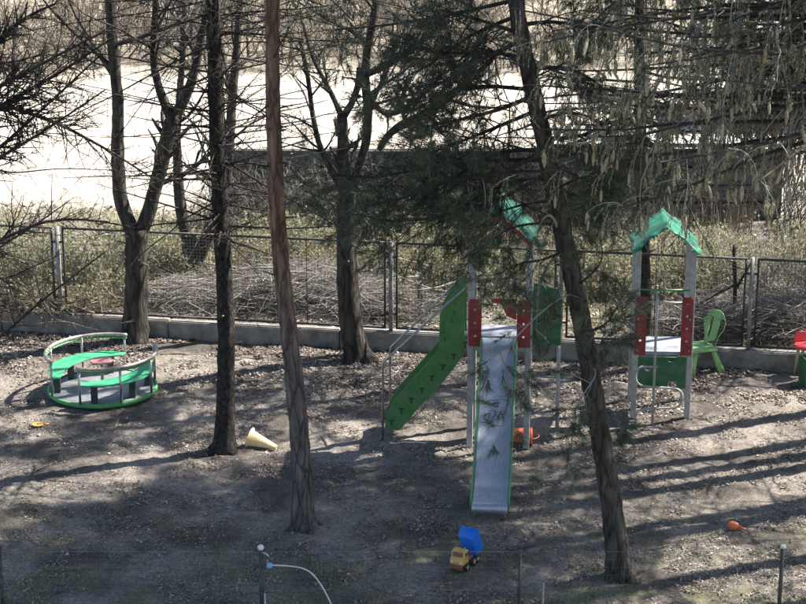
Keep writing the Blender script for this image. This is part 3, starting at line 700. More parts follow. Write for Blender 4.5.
# --- pine just out of frame left with long bare limbs reaching in
t9, g9 = tree_base('dead_pine_tree', -60, 470, 'bare limbs reaching in from a pine beyond the left edge', 'tree')
pts, rad = trunk_pts([(-60,474,26),(-62,380,23),(-60,260,21),(-62,150,20),(-58,60,19),(-60,0,18)], g9.y); pts[0].z = g9.z
make_extend(pts, rad, 13); Q9, r9 = trunk_mesh('trunk', pts, rad, M['bark_pine_dark'], t9, g9)
nd9 = Acc()
BL = [
 ([(-60,115,0),(-10,92,-.3),(45,62,-.5),(105,31,-.6)], .026, 16),
 ([(-60,150,0),(0,106,-.2),(60,73,-.3),(114,37,-.3)], .026, 16),
 ([(-60,190,0),(0,148,.2),(37,114,.3),(70,84,.4),(100,55,.5)], .02, 14),
 ([(-60,200,0),(0,157,-.4),(40,134,-.6),(105,90,-.8)], .022, 12),
 ([(-60,85,0),(5,105,-.2),(60,124,-.4),(110,151,-.6),(152,178,-.8)], .022, 14),
 ([(-60,385,0),(0,337,-.6),(45,298,-.9),(106,251,-1)], .02, 5),
 ([(-60,268,0),(0,240,.3),(45,220,.5),(90,219,.6),(135,228,.7)], .02, 10),
 ([(-60,290,0),(0,247,-.4),(40,222,-.5),(70,200,-.5)], .014, 6),
 ([(-60,90,0),(0,43,.2),(12,26,.3),(35,12,.4),(60,2,.5)], .03, 14),
 ([(-60,270,0),(0,282,.3),(30,268,.5),(60,255,.6)], .012, 6),
 ([(-60,60,0),(0,66,.3),(50,52,.5),(95,62,.7)], .014, 10),
 ([(-60,120,0),(0,175,.5),(60,168,.8),(150,172,1.0)], .010, 8),
]
for poly, r0, nt_ in BL:
    pp = [np.array(tuple(at(px, py, g9.y+dy))) for px, py, dy in poly]
    Qb, rb = resample([Vector(p) for p in pp], np.linspace(r0*1.6, r0*.5, len(pp)), .1)
    a = Acc(); tubes(a, Qb, rb, 6, True); ob = a.build('limb', M['twig_dark'], t9, True, tuple(g9))
    a = Acc(); P_, R_ = Qb[None], rb[None]
    c = spawn(P_, R_, nt_*4, .15, 1, 52, 12, .3, .5, 0, .1, minr=.004); P_, R_ = grow(*c, 5, .12, 0, .3); tubes(a, P_, R_, 3)
    c = spawn(P_, R_, 6, .1, 1, 50, 14, .4, .6, 0, minr=.003); P_, R_ = grow(*c, 4, .15, 0, .4); tubes(a, P_, R_, 3)
    c = spawn(P_, R_, 2, .2, 1, 50, 14, .5, .7, 0, minr=.0025); P_, R_ = grow(*c, 3, .15, 0, .5); tubes(a, P_, R_, 3)
    tag(a.build('twigs', M['twig_dark'], ob, False, tuple(g9)), kind='stuff')
conifer(t9, g9, Q9, r9, 7.6, 13, None, 2.6, 'pine')

# --- drooping spruce, trunk just out of frame right, near the camera
t8, g8 = tree_base('spruce_tree', 905, 700, 'near drooping spruce hung with tan cones filling the upper right', 'tree')
Y8 = 20.0; g8 = Vector((at(905, 200, Y8).x, Y8, -.05)); t8.location = g8
pts = [Vector((g8.x, Y8, z)) for z in (-.05, 3, 6, 9, 12, 15, 17)]; rad = [.2, .17, .15, .12, .09, .05, .02]
Q8, r8 = trunk_mesh('trunk', pts, rad, M['bark_spruce'], t8, g8)
n = 150; z = np.concatenate([rng.uniform(6.4, 9.6, 110), rng.uniform(9.6, 16.5, 40)]); n = len(z)
P_, rr = along(Q8, r8, z); az = np.where(rng.random(n) < .62, rng.normal(math.pi, .62, n), rng.uniform(0, 6.28, n)); el = rng.normal(.12, .1, n)
d = np.stack([np.cos(az)*np.cos(el), np.sin(az)*np.cos(el), np.sin(el)], 1)
L_ = np.where(z < 9.6, rng.uniform(2.0, 4.3, n), 3.4*(17.5-z)/8)
pts, rd = grow(P_, d, L_, np.clip(rr*.22, .012, .035), 8, .06, -.06, .25, .05)
a = Acc(); tubes(a, pts, rd, 5); tag(a.build('branches', M['twig_dark'], t8, True, tuple(g8)), kind='stuff')
c = spawn(pts, rd, 13, .15, 1, 55, 12, .26, .5, -.25, .5, minr=.004); p2, r2 = grow(*c, 5, .1, -.18, .4, -.3)
a = Acc(); tubes(a, p2, r2, 3); c = spawn(p2, r2, 4, .1, 1, 40, 12, .55, .6, -.6, 0, minr=.003); p3, r3 = grow(*c, 4, .08, -.55, .5); tubes(a, p3, r3, 3)
tag(a.build('twigs', M['twig_grey'], t8, False, tuple(g8)), kind='stuff')
nd = Acc()
for pp, q in ((p2, 8), (p3, 13)):
    for k in range(pp.shape[1]-1): needles(nd, pp[:, k], pp[:, k+1]-pp[:, k], q, .03, .007, 45, .12)
tag(nd.build('needle_sprays', M['needle_hang'], t8, False, tuple(g8)), kind='stuff')
# cones: hanging spindles
prof = [(0, .005), (.02, .013), (.05, .017), (.09, .016), (.12, .011), (.14, .003)]
a = Acc(); nn = 7; ring = []
for k, (zz, rr_) in enumerate(prof):
    for j in range(nn):
        t = 2*math.pi*(j+.5*(k % 2))/nn; ring.append((rr_*math.cos(t), rr_*math.sin(t), -zz))
ix = np.arange(len(ring)).reshape(-1, nn)
a.add(ring, np.stack([ix[:-1], ix[1:], np.roll(ix[1:], -1, 1), np.roll(ix[:-1], -1, 1)], -1))
cone_me = a.mesh('cone'); cone_me.materials.append(M['cone'])
_t = M['cone'].node_tree; _oi = _t.nodes.new('ShaderNodeObjectInfo'); _hs = _t.nodes.new('ShaderNodeHueSaturation'); _mr = _t.nodes.new('ShaderNodeMapRange')
_mr.inputs[3].default_value = .35; _mr.inputs[4].default_value = 1.25; _t.links.new(_oi.outputs['Random'], _mr.inputs[0]); _t.links.new(_mr.outputs[0], _hs.inputs['Value'])
_lk = _t.nodes['Principled BSDF'].inputs['Base Color'].links[0]; _t.links.new(_lk.from_socket, _hs.inputs['Color']); _t.links.new(_hs.outputs[0], _t.nodes['Principled BSDF'].inputs['Base Color'])
tips = np.concatenate([p2[:, -1], p3[:, -1]])
def proj(P):
    x = P[:, 0]; f_ = P[:, 1]*cp-(P[:, 2]-CH)*sp_; u_ = P[:, 1]*sp_+(P[:, 2]-CH)*cp
    return 403+FPX*x/f_, 302-FPX*u_/f_
qx, qy = proj(tips); vis = np.where((qx > 540) & (qx < 806) & (qy > 0) & (qy < 235))[0]; rng.shuffle(vis)
vis = vis[:520]
for i in vis[:290]:
    o = link('cone', cone_me, t8); s = rng.uniform(.5, 1.2)
    o.location = Vector(tips[i])-g8; o.scale = (s, s, s*rng.uniform(.85, 1.25)); o.rotation_euler = (rng.normal(0, .3), rng.normal(0, .3), rng.uniform(0, 6))
a = Acc(); base = np.array(ring); fq = np.stack([ix[:-1], ix[1:], np.roll(ix[1:], -1, 1), np.roll(ix[:-1], -1, 1)], -1).reshape(-1, 4)
rest = np.concatenate([vis[290:], rng.choice(len(tips), 350, replace=False)])
for i in rest: a.add(base*rng.uniform(.8, 1.2)+tips[i], fq)
tag(a.build('cones', M['cone'], t8, False, tuple(g8)), kind='stuff')

# --- trees out of frame to the right whose trunks and crowns shade the yard
offs = [(8.0, 26.5, 'pine', 18, 3.2), (7.4, 27.7, 'pine', 17, 3.0), (8.8, 28.7, 'pine', 18, 3.2), (7.9, 29.9, 'pine', 15, 2.4), (10.4, 27.4, 'pine', 18, 3.4), (6.9, 22.0, 'pine', 15, 3.2), (10.5, 24.8, 'pine', 18, 3.6), (7.3, 19.3, 'pine', 13, 3.2), (9.6, 33.6, 'spruce', 13, 2.4), (-6.8, 20.2, 'pine', 12.5, 2.6), (9.4, 29.4, 'pine', 17, 2.6), (8.6, 25.3, 'pine', 18, 3.2), (9.0, 27.2, 'pine', 17, 2.6)]
for x, y, kd, top, cr in offs:
    if kd == 'pine': lb = 'pine outside the frame whose trunk shadow crosses the bare soil'
    else: lb = 'spruce outside the frame whose crown shades the bare soil'
    g = Vector((x, y, -.05)); t = empty(kd+'_tree', g, 0, lb, 'tree', 'trees outside the frame shading the yard')
    pts = [Vector((x+.05*math.sin(z), y+.05*math.cos(z*.8), z)) for z in np.linspace(-.05, top, 9)]; rad = list(np.linspace(.17, .03, 9))
    Q, r = trunk_mesh('trunk', pts, rad, M['bark_pine' if kd == 'pine' else 'bark_spruce'], t, tuple(g), 10)
    conifer(t, tuple(g), Q, r, 8.2 if kd == 'pine' else 3.0, top, (2.5, 7.5, 34, 1.3), cr, kd, ndl=20, dens=1.25 if y > 24 else .75, nw=.012)

# ------------------------------------------------------------ play towers
def roof_panels(root, W, D, zlow, zpk, over=.12, gable=False):
    """two wavy-edged green plastic gable leaves"""
    for sgn in (-1, 1):
        n = 10; mth = 8; V = np.zeros((n+1, mth+1, 3)); half = W/2+over
        for i in range(n+1):
            u = i/n
            for j in range(mth+1):
                v = j/mth
                yy = (v-.5)*(D+.4)*(1-.12*abs(math.sin(u*math.pi*2.5))) 
                drop = u**1.15
                x = half*u*(1+.05*math.sin(v*math.pi*3)*u)
                z = zpk-(zpk-zlow)*drop - .03*math.sin(u*math.pi*3)*.5 - .05*u*abs(v-.5)*2
                V[i, j] = (sgn*x, yy, z)
        idx = np.arange((n+1)*(mth+1)).reshape(n+1, mth+1)
        a = Acc(); a.add(V, np.stack([idx[:-1,:-1], idx[1:,:-1], idx[1:,1:], idx[:-1,1:]], -1))
        o = a.build('roof_panel', M['roof_green'], root, True)
        s = o.modifiers.new('s', 'SOLIDIFY'); s.thickness = .012
    for yy in ((-D/2, D/2) if gable else ()):       # red arched gable boards under the leaves
        half = W/2+.02
        ol = [(-half, zlow-.02), (0, zpk-.08), (half, zlow-.02), (half, zlow-.06), (half-.05, zlow-.06), (0, zpk-.16), (-half+.05, zlow-.06), (-half, zlow-.06)]
        plate('gable_board', ol, 'y', yy-.02+(-.045 if yy < 0 else .045), yy+.02+(-.045 if yy < 0 else .045)-.01, M['red'], root)
def posts(root, W, D, h, s=.09):
    for sx in (-1, 1):
        for sy in (-1, 1):
            o = bevelbox('post', (sx*W/2, sy*D/2, h/2), (s, s, h), M['post_grey'], root, .012)

# tower with slide
pA = gnd(469.5, 447); pB = gnd(526, 447); W1 = (pB-pA).length; mid = (pA+pB)/2
rz1 = R(-5.0)
D1 = .84
c1 = mid + Vector((math.sin(-rz1)*D1/2, math.cos(rz1)*D1/2, 0))
T1 = empty('slide_tower', c1, rz1, 'green and red play tower with steep steel slide and green stairs', 'play tower')
PZ = 1.66
posts(T1, W1, D1, 3.2)
roof_panels(T1, W1, D1, 3.22, 3.66, .1, True)
bevelbox('platform', (0, 0, PZ-.03), (W1-.1, D1-.1, .06), M['platform'], T1, .006)
for yy in (-D1/2, D1/2): bevelbox('beam', (0, yy, PZ-.09), (W1-.094, .05, .1), M['post_grey'], T1, .006)
fy = -D1/2-.06
# red guards beside slide mouth
def guard(x0, x1, z0, z1, y, holes=True):
    w_ = x1-x0; ol = [(x0, z0)]+[(x1, z0)]+arc(x1-.05, z1-.05, .05, 0, 90, 5)+arc(x0+.05, z1-.05, .05, 90, 180, 5)
    hs = []
    if holes:
        for f in (.22, .5, .78): hs.append(arc((x0+x1)/2, z0+(z1-z0)*f, .018, 0, 330, 10)[::-1])
    return plate('guard_board', ol, 'y', y-.01, y+.01, M['red'], T1, hs)
guard(-W1/2-.03, -W1/2+.16, PZ-.06, PZ+.66, fy)
guard(W1/2-.17, W1/2+.03, PZ-.06, PZ+.66, fy)
plate('guard_board', [(.1, PZ+.42), (W1/2-.175, PZ+.36), (W1/2-.175, PZ+.68), (-W1/2+.3, PZ+.68), (-W1/2+.3, PZ+.62), (.02, PZ+.6)], 'y', fy-.012, fy+.008, M['red'], T1)
tube('grab_bar', [(-W1/2+.04, fy+.04, PZ+.95), (W1/2-.04, fy+.04, PZ+.95)], .017, M['metal'], T1)
# slide : profile in local -y
SW = .52
prof = [(0, PZ+.03), (-.18, PZ+.02), (-.34, PZ-.06), (-.6, PZ-.26)]
endr = 2.76
prof += [(-.6-1.5*t, (PZ-.26)*(1-t)+.36*t) for t in (.25, .5, .75, 1)]
prof += [(-2.2, .3), (-2.26, .28), (-endr, .24), (-endr-.03, .2), (-endr-.03, .12)]
y0 = -D1/2+.04
def slide_sheet(prof, w, name, m, root):
    n = len(prof); a = Acc(); V = []
    for (yy, zz) in prof: V += [(-w/2, y0+yy, zz), (-w/2+.02, y0+yy, zz-.012), (w/2-.02, y0+yy, zz-.012), (w/2, y0+yy, zz)]
    idx = np.arange(n*4).reshape(n, 4)
    a.add(V, np.stack([idx[:-1,:-1], idx[:-1,1:], idx[1:,1:], idx[1:,:-1]], -1))
    o = a.build(name, m, root, True); s = o.modifiers.new('s', 'SOLIDIFY'); s.thickness = .004; return o
# smooth the profile
pr = np.array(prof); LL = np.concatenate([[0], np.cumsum(np.linalg.norm(np.diff(pr, axis=0), axis=1))]); ss = np.linspace(0, LL[-1], 50)
prs = np.stack([np.interp(ss, LL, pr[:, 0]), np.interp(ss, LL, pr[:, 1])], 1)
for _ in range(1): prs[1:-3] = (prs[:-4]+2*prs[1:-3]+prs[2:-2])/4
chute = slide_sheet([tuple(p) for p in prs], SW-.03, 'slide_chute', M['slide_steel'], T1)
for sx in (-1, 1):
    up = [(p[0]+y0, p[1]+.12*min(1, .35+i/12)*min(1, (50-i)/9+.15)) for i, p in enumerate(prs[:-2])]; lo = [(p[0]+y0, p[1]-.09) for p in prs[:-2]]
    plate('slide_side', up+lo[::-1], 'x', sx*SW/2-.011, sx*SW/2+.011, M['green_edge'], T1)
tube('slide_bar', [(-SW/2, fy-.03, PZ+.1), (SW/2, fy-.03, PZ+.1)], .014, M['metal'], T1)
for sx in (-.2, .2): tube('slide_foot', [(sx, y0-endr+.04, .2), (sx, y0-endr+.04, -.05)], .022, M['metal'], T1)
# stairs to the left: stringers in xz plane, going to -x
sx0 = -W1/2-.04
def sv(px, py, y=0.):      # photo point -> local (x,z) on plane local y
    wp = at(px, py, c1.y + y); v = wp-c1; return (v.x/math.cos(rz1), wp.z)
front = -.2; backy = .32
pxs = [(466,286),(452,297),(441,316),(440,351),(418,377),(396,402),(388,416),(386,433),(401,433),(420,410),(441,388),(462,360),(466,352)]
ol = [sv(a_, b_, front) for a_, b_ in pxs]; ol = [(x, max(z, .01)) for x, z in ol]
holes_ = []
for (a_, b_) in [(445,325),(445,333),(446,341),(456,305),(456,314),(453,322)]:
    hx, hz = sv(a_, b_, front); holes_.append([(hx-.014, hz-.04), (hx-.014, hz+.04), (hx+.014, hz+.04), (hx+.014, hz-.04)])
plate('stair_side', ol, 'y', front-.012, front+.012, M['green'], T1, holes_)
plate('stair_side', ol, 'y', backy-.012, backy+.012, M['green'], T1)
tr = [(466.8,345),(455,356.8),(444,367.8),(433,379),(423,391.7),(412.6,402),(402.8,412.8),(392.4,424.5)]
for (a_, b_) in tr:
    tx, tz = sv(a_, b_, front)
    bevelbox('stair_tread', (tx-.03, (front+backy)/2, tz+.03), (.16, backy-front-.03, .03), M['dark_block'], T1, .005)
    a = Acc(); boxv(a, (tx, front-.018, tz+.022), (.085, .008, .016)); boxv(a, (tx, front-.018, tz-.02), (.02, .008, .065)); a.build('tread_bracket', M['dark_block'], T1)
for y_, (ax, ay), (bx_, by_), (cx_, cy_) in ((front-.03, (466,289), (384,366), (384,432)), (backy+.03, (462,276), (388,351), (388,425))):
    P1 = sv(ax, ay, y_); P2 = sv(bx_, by_, y_); P3 = sv(cx_, cy_, y_); P2 = (P2[0], P2[1])
    k = .06; dx = P1[0]-P2[0]; dz = P1[1]-P2[1]; l = math.hypot(dx, dz)
    pl = [(P1[0], y_, P1[1]), (P2[0]+dx/l*k, y_, P2[1]+dz/l*k), (P2[0]+.012, y_, P2[1]+.012), (P2[0], y_, P2[1]-k), (P3[0], y_, -.03)]
    tube('handrail', pl, .017, M['metal'], T1)
# green boards on the right side of the tower
for k, (xa, xb) in enumerate(((530, 542.5), (544, 558))):
    x0_, z1_ = sv(xa, 282+k*4, .42); x1_, z0_ = sv(xb, 344, .42)
    plate('climbing_board', [(x0_, z0_), (x1_, z0_), (x1_, z1_-.1-.05*k), (x1_-.06, z1_-.02), (x0_, z1_)], 'y', .42, .445, M['green_dark'], T1)
tube('board_leg', [(sv(556, 344, .46)[0], .46, sv(556, 344, .46)[1]+.3), (sv(556, 344, .46)[0], .46, -.03)], .03, M['post_grey'], T1)

# right tower
pA = gnd(633, 418); pB = gnd(686.5, 418); W2 = (pB-pA).length; mid = (pA+pB)/2; rz2 = R(-3); D2 = .8
c2 = mid+Vector((math.sin(-rz2)*D2/2, math.cos(rz2)*D2/2, 0))
T2 = empty('climbing_tower', c2, rz2, 'small play tower with dark green board and curvy metal ladder at right', 'play tower')
P2Z = 1.08
posts(T2, W2, D2, 2.7, .085)
roof_panels(T2, W2, D2, 2.72, 3.1, .1)
bevelbox('platform', (0, 0, P2Z-.03), (W2-.09, D2-.06, .06), M['platform'], T2, .006)
f2 = -D2/2-.055
for sx in (-1, 1):
    x0_, x1_ = (-W2/2-.02, -W2/2+.15) if sx < 0 else (W2/2-.15, W2/2+.02)
    ol = [(x0_, P2Z-.03), (x1_, P2Z-.03)]+arc(x1_-.04, P2Z+.86, .04, 0, 90, 4)+arc(x0_+.04, P2Z+.86+.04*sx*0, .04, 90, 180, 4)
    hs = [arc((x0_+x1_)/2, P2Z+.2+.2*k, .02, 0, 330, 10)[::-1] for k in range(4)]
    plate('guard_board', ol, 'y', f2-.01, f2+.01, M['red'], T2, hs)
    for k in range(2):
        o = bevelbox('bolt', ((x0_+x1_)/2+.045*sx, f2-.014, P2Z+.05+.5*k), (.025, .01, .025), M['metal'], T2, .004)
ol = [(-W2/2+.05, .5), (W2/2-.05, .5), (W2/2-.05, P2Z-.065), (-W2/2+.05, P2Z-.065)]
hs = [[(.1, .53), (.1, .62), (.23, .62), (.23, .53)], arc(.13, P2Z-.09, .055, 180, 360, 8), arc(-.22, .83, .055, 180, 360, 8)]
plate('lower_board', ol, 'y', f2+.015, f2+.035, M['green_dark'], T2, hs)
tube('grab_bar', [(-W2/2+.03, f2+.05, 2.08), (W2/2-.03, f2+.05, 2.08)], .015, M['green_edge'], T2)
tube('grab_bar', [(-W2/2+.03, f2+.05, 1.88), (W2/2-.03, f2+.05, 1.88)], .016, M['metal'], T2)
ly = f2-.22
def lv(px, py):
    wp = at(px, py, c2.y+ly); return (wp.x-c2.x)/math.cos(rz2), wp.z
x_, z_ = lv(660, 292)
lad = tube('ladder_pole', [(x_, f2-.02, 2.08), (x_, ly+.03, 2.02), (x_, ly, 1.92), (x_, ly, -.04)], .02, M['post_grey'], T2)
path = [(660,367),(643,367),(639,371),(637.5,377),(639,383),(644,386.5),(680,388.5),(684,392),(685,398),(683,404),(679,407.5),(643,409.5),(639,412),(637.8,417),(638.2,427)]
pq = [Vector((lv(*p)[0], ly-.001, lv(*p)[1])) for p in path]
Qs, _r = resample(pq, [.014]*len(pq), .02); Qs[-1][2] = -.03
tube('ladder_loop', Qs, .018, M['post_grey'], T2, 8)

# ------------------------------------------------------------ merry-go-round
mc = gnd(103, 392); MG = empty('merry_go_round', mc, R(4), 'round merry-go-round with two green curved benches by the fence', 'merry-go-round')
RM = .87
a = Acc(); tubes(a, np.array([[0,0,.05],[0,0,.06],[0,0,.085],[0,0,.09]]), np.array([RM-.03,RM-.02,RM-.02,RM-.025]), 48, True); a.build('deck', M['deck'], MG)
a = Acc(); th = np.linspace(0, 2*math.pi, 49); ring = np.stack([np.cos(th)*RM, np.sin(th)*RM, np.full(49, .075)], 1)
idxr = []; prof_r = [(RM-.035, .04), (RM+.0, .035), (RM+.012, .05), (RM+.012, .09), (RM, .108), (RM-.03, .105)]
V = np.array([[(r_*math.cos(t), r_*math.sin(t), z_) for (r_, z_) in prof_r] for t in th[:-1]]); ii = np.arange(48*6).reshape(48, 6)
B_ = np.roll(ii, -1, 0); a.add(V, np.stack([ii[:, :-1], B_[:, :-1], B_[:, 1:], ii[:, 1:]], -1)); a.build('rim', M['green_edge'], MG, True)
tube('hub', [(0,0,-.04),(0,0,.05)], .3, M['dark_block'], MG, 20)
tube('centre_pole', [(0,0,.09),(0,0,.52)], .025, M['metal'], MG)
plate('table_top', [(.19*math.cos(R(a_)), .19*math.sin(R(a_))) for a_ in range(0, 360, 45)], 'z', .52, .545, M['red_faded'], MG)
for a0, a1, nm in ((66, 212, 'rear'), (-112, 22, 'front')):
    n = 24; outer = []; inner = []
    for i in range(n+1):
        t = i/n; ang = a0+(a1-a0)*t; wdt = .1+.24*math.sin(math.pi*min(max(t, .0), 1))**.6
        # S shape: one end swings inwards
        e = t if nm == 'rear' else 1-t
        ro = RM-.02-.1*max(0, .25-t if nm == 'rear' else t-.8)
        outer.append((ro*math.cos(R(ang)), ro*math.sin(R(ang)))); inner.append(((ro-wdt)*math.cos(R(ang)), (ro-wdt)*math.sin(R(ang))))
    plate('bench_seat', outer+inner[::-1], 'z', .385, .41, M['green_bright'], MG)
    rp = [((RM+.01)*math.cos(R(a0+(a1-a0)*i/30)), (RM+.01)*math.sin(R(a0+(a1-a0)*i/30)), .69) for i in range(31)]
    tube('back_rail', rp, .03, M['rail_worn'], MG, 8)
    rp2 = [((RM+.0)*math.cos(R(a0+(a1-a0)*i/30)), (RM+.0)*math.sin(R(a0+(a1-a0)*i/30)), .64) for i in range(31)]
    tube('rail_strip', rp2, .014, M['green_edge'], MG, 6)
    for f in (.02, .34, .66, .98):
        ang = a0+(a1-a0)*f; x_, y_ = RM*math.cos(R(ang)), RM*math.sin(R(ang))
        tube('rail_post', [(x_, y_, .1), (x_, y_, .68)], .02, M['metal'], MG, 8)
    for f in (.12, .5, .88):
        ang = a0+(a1-a0)*f; rr_ = RM-.15
        bevelbox('seat_support', (rr_*math.cos(R(ang)), rr_*math.sin(R(ang)), .237), (.1, .13, .293), M['dark_block'], MG, .01, (0, 0, 0))

# ------------------------------------------------------------ kids' chairs and toys
def kid_chair(root, ms, ml, s=1.0):
    """splayed-leg plastic chair facing -x (seat, back, 4 legs)"""
    plate('seat', [(-.2*s, -.17*s), (.17*s, -.19*s), (.19*s, 0), (.17*s, .19*s), (-.2*s, .17*s), (-.22*s, 0)], 'z', .33*s, .365*s, ms, root, bev=.008)
    # back: oval paddle tilted back
    ol = [(-.09*s, 0), (.09*s, 0), (.11*s, .14*s), (.16*s, .24*s), (.17*s, .34*s)]+arc(0, .33*s, .15*s, 15, 165, 8)+[(-.17*s, .34*s), (-.16*s, .24*s), (-.11*s, .14*s)]
    hs_ = [[(x-.014*s, .1*s), (x-.014*s*1.6, .38*s), (x+.014*s*1.6, .38*s), (x+.014*s, .1*s)] for x in (-.05*s, 0, .05*s)]
    o = plate('backrest', ol, 'y', -.014, .014, ms, root, hs_, bev=.008)
    o.rotation_euler = (R(-20), 0, R(-66)); o.location = (.16*s, 0, .355*s)
    for sx in (-1, 1):
        for sy in (-1, 1):
            tx, ty = sx*.13*s, sy*.13*s; bx, by = sx*.25*s, sy*.2*s
            a = Acc(); w1, w2 = .03*s, .05*s
            v = []
            for (x, y, z, w_) in ((bx, by, 0, w2), (tx, ty, .335*s, w1)):
                v += [(x-w_, y-w_*.6, z), (x+w_, y-w_*.6, z), (x+w_, y+w_*.6, z), (x-w_, y+w_*.6, z)]
            a.add(v, [[0,3,2,1],[4,5,6,7],[0,1,5,4],[1,2,6,5],[2,3,7,6],[3,0,4,7]]); a.build('leg', ml, root)
g = gnd(698, 372); ch = empty('plastic_chair', g, R(24), 'light green plastic child chair standing near the kerb', 'chair'); kid_chair(ch, M['chair_green'], M['chair_green'], 1.25)
g = gnd(804, 376); rc = empty('plastic_stool', g, R(12), 'red topped child stool with pale legs at the right edge', 'stool')
plate('seat', arc(0, 0, .2, 0, 350, 20), 'z', .5, .55, M['red_toy'], rc, bev=.012)
for a_ in (225, 315, 45, 135):
    x_, y_ = math.cos(R(a_)), math.sin(R(a_))
    tube('leg', [(x_*.12, y_*.12, .5), (x_*.17, y_*.17, 0)], [.028, .02], M['yellow_leg'], rc, 8)
plate('seat_back', [(-.15, .55), (.15, .55), (.12, .72), (-.12, .72)], 'y', .16, .185, M['red_toy'], rc, bev=.008)
g = gnd(812, 386); bx = empty('toy_crate', g, R(8), 'dark green plastic toy box beside the red stool', 'box')
for sgn in (-1, 1):
    bevelbox('side_panel', (sgn*.165, 0, .25), (.02, .34, .5), M['green_dark'], bx, .006)
    bevelbox('side_panel', (0, sgn*.165, .25), (.308, .02, .5), M['green_dark'], bx, .006)
bevelbox('base_panel', (0, 0, .02), (.306, .306, .02), M['green_dark'], bx, .004)
# fallen yellow cone
g = gnd(261, 447); g.z = H(g.x, g.y)
yc = empty('play_cone', g, 0, 'faded yellow plastic cone lying on its side beside the spruce trunk', 'cone')
p0 = np.array([-.17, .05, .15]); p1 = np.array([.24, -.07, .045]); a = Acc()
q = np.stack([p0+(p1-p0)*t for t in (0, .02, .06, .5, 1)]); tubes(a, q, np.array([.165, .165, .125, .08, .032]), 20, False)
o = a.build('cone_shell', M['cone_yellow'], yc, True); s = o.modifiers.new('s', 'SOLIDIFY'); s.thickness = .006
# orange bucket behind slide
g = gnd(521, 440); g.y -= .1; ob = empty('toy_bucket', g, 0, 'small orange toy bucket lying behind the slide foot', 'bucket')
ob.scale = (1.3, 1.3, 1.3)
a = Acc(); tubes(a, np.array([[-.12,0,.1],[.0,-.02,.1],[.11,-.04,.1],[.115,-.04,.1]]), np.array([.075,.088,.1,.108]), 18, False); o = a.build('bucket_body', M['orange'], ob, True); o.modifiers.new('s', 'SOLIDIFY').thickness = .006
tube('handle', [(.1, -.04+.105*math.cos(t), .1+.105*math.sin(t)) if False else (.1+.1*math.sin(t), -.04+.105*math.cos(t), .1) for t in np.linspace(0, math.pi, 12)], .006, M['orange'], ob, 6)
# orange-red toy scoop on the right
g = gnd(735, 529); g.z = H(g.x, g.y); osx = empty('toy_scoop', g, R(-25), 'small orange red toy scoop lying on soil at lower right', 'toy')
a = Acc(); tubes(a, np.array([[-.09,0,.05],[-.05,0,.055],[.03,0,.055],[.05,0,.05]]), np.array([.045,.062,.055,.02]), 14, True); a.build('scoop_bowl', M['orange'], osx, True)
tube('handle', [(.045, 0, .055), (.12, 0, .04), (.14, .01, .03)], [.018, .014, .018], M['orange'], osx, 8)
# flat yellow plastic lid on the left
g = gnd(38, 427); g.z = H(g.x, g.y); yl = empty('toy_sieve', g, 0, 'small flat yellow toy lying near the merry-go-round', 'toy')
plate('dish', arc(0, 0, .09, 0, 345, 18), 'z', .02, .035, M['yellow'], yl, [arc(0, 0, .02, 0, 315, 7)[::-1]]); tube('handle', [(.08, 0, .028), (.17, .02, .028)], .013, M['yellow'], yl, 6)
# toy tipper truck
g = gnd(464, 567); g.z = H(g.x, g.y)+.005
tk = empty('toy_truck', g, R(-118), 'toy tipper truck with yellow cab and raised blue bed on soil', 'toy truck')     # front = +x local
tk.scale = (1.05, 1.05, 1.05)
bevelbox('chassis', (0, 0, .075), (.42, .12, .03), M['red_faded'], tk, .006)
bevelbox('bumper', (.225, 0, .065), (.025, .19, .045), M['brown_window'], tk, .006)
plate('cab', [(.06, .09), (.215, .09), (.215, .165), (.185, .185), (.165, .26), (.07, .265), (.06, .25)], 'y', -.09, .09, M['yellow'], tk, bev=.012)
bevelbox('windscreen', (.181, 0, .222), (.008, .13, .055), M['brown_window'], tk, .003, (0, R(-15), 0))
for sy in (-1, 1):
    bevelbox('side_window', (.115, sy*.091, .215), (.07, .006, .05), M['brown_window'], tk, .002)
    bevelbox('headlight', (.218, sy*.06, .13), (.01, .03, .025), M['white'], tk, .003)
for x_ in (.13, -.06, -.16):
    for sy in (-1, 1):
        wv = tube('wheel', [(x_, sy*.075, .052), (x_, sy*.115, .052)], .05, M['rubber'], tk, 18)
        tube('rim', [(x_, sy*.114, .052), (x_, sy*.118, .052)], .024, M['yellow'], wv, 12)
# bed: open tub raised by tilting (front end high)
bed = bpy.data.objects.new('tipper_bed', None)
V = []; 
def bedm():
    a = Acc(); o_ = [(-.15, .0), (.14, .0), (.165, .15), (-.18, .15)]
    yb, yt = .085, .115; th = .012
    out = []; 
    for (x, z) in o_:
        y = yb if z == 0 else yt; out.append((x, -y, z)); out.append((x, y, z))
    a.add(out, [[0,1,3,2],[0,2,4,6],[1,7,5,3],[2,3,5,4],[0,6,7,1]]); return a
a = bedm(); me = a.mesh('tipper_bed'); bpy.data.objects.remove(bed)
bed = link('tipper_bed', me, tk, M['blue']); s = bed.modifiers.new('s', 'SOLIDIFY'); s.thickness = .012; s.offset = 1
bv = bed.modifiers.new('b', 'BEVEL'); bv.width = .006; bv.segments = 2
bed.rotation_euler = (0, R(-64), 0); bed.location = (-.09, 0, .235)
for sy in (-1, 1):
    for xr in (-.11, -.02, .07):
        bevelbox('rib', (xr, sy*.112, .085), (.014, .012, .15), M['blue'], bed, .003, (sy*R(-10), 0, 0))
tube('tip_strut', [(-.02, 0, .09), (-.03, 0, .24)], .012, M['metal'], tk, 8)

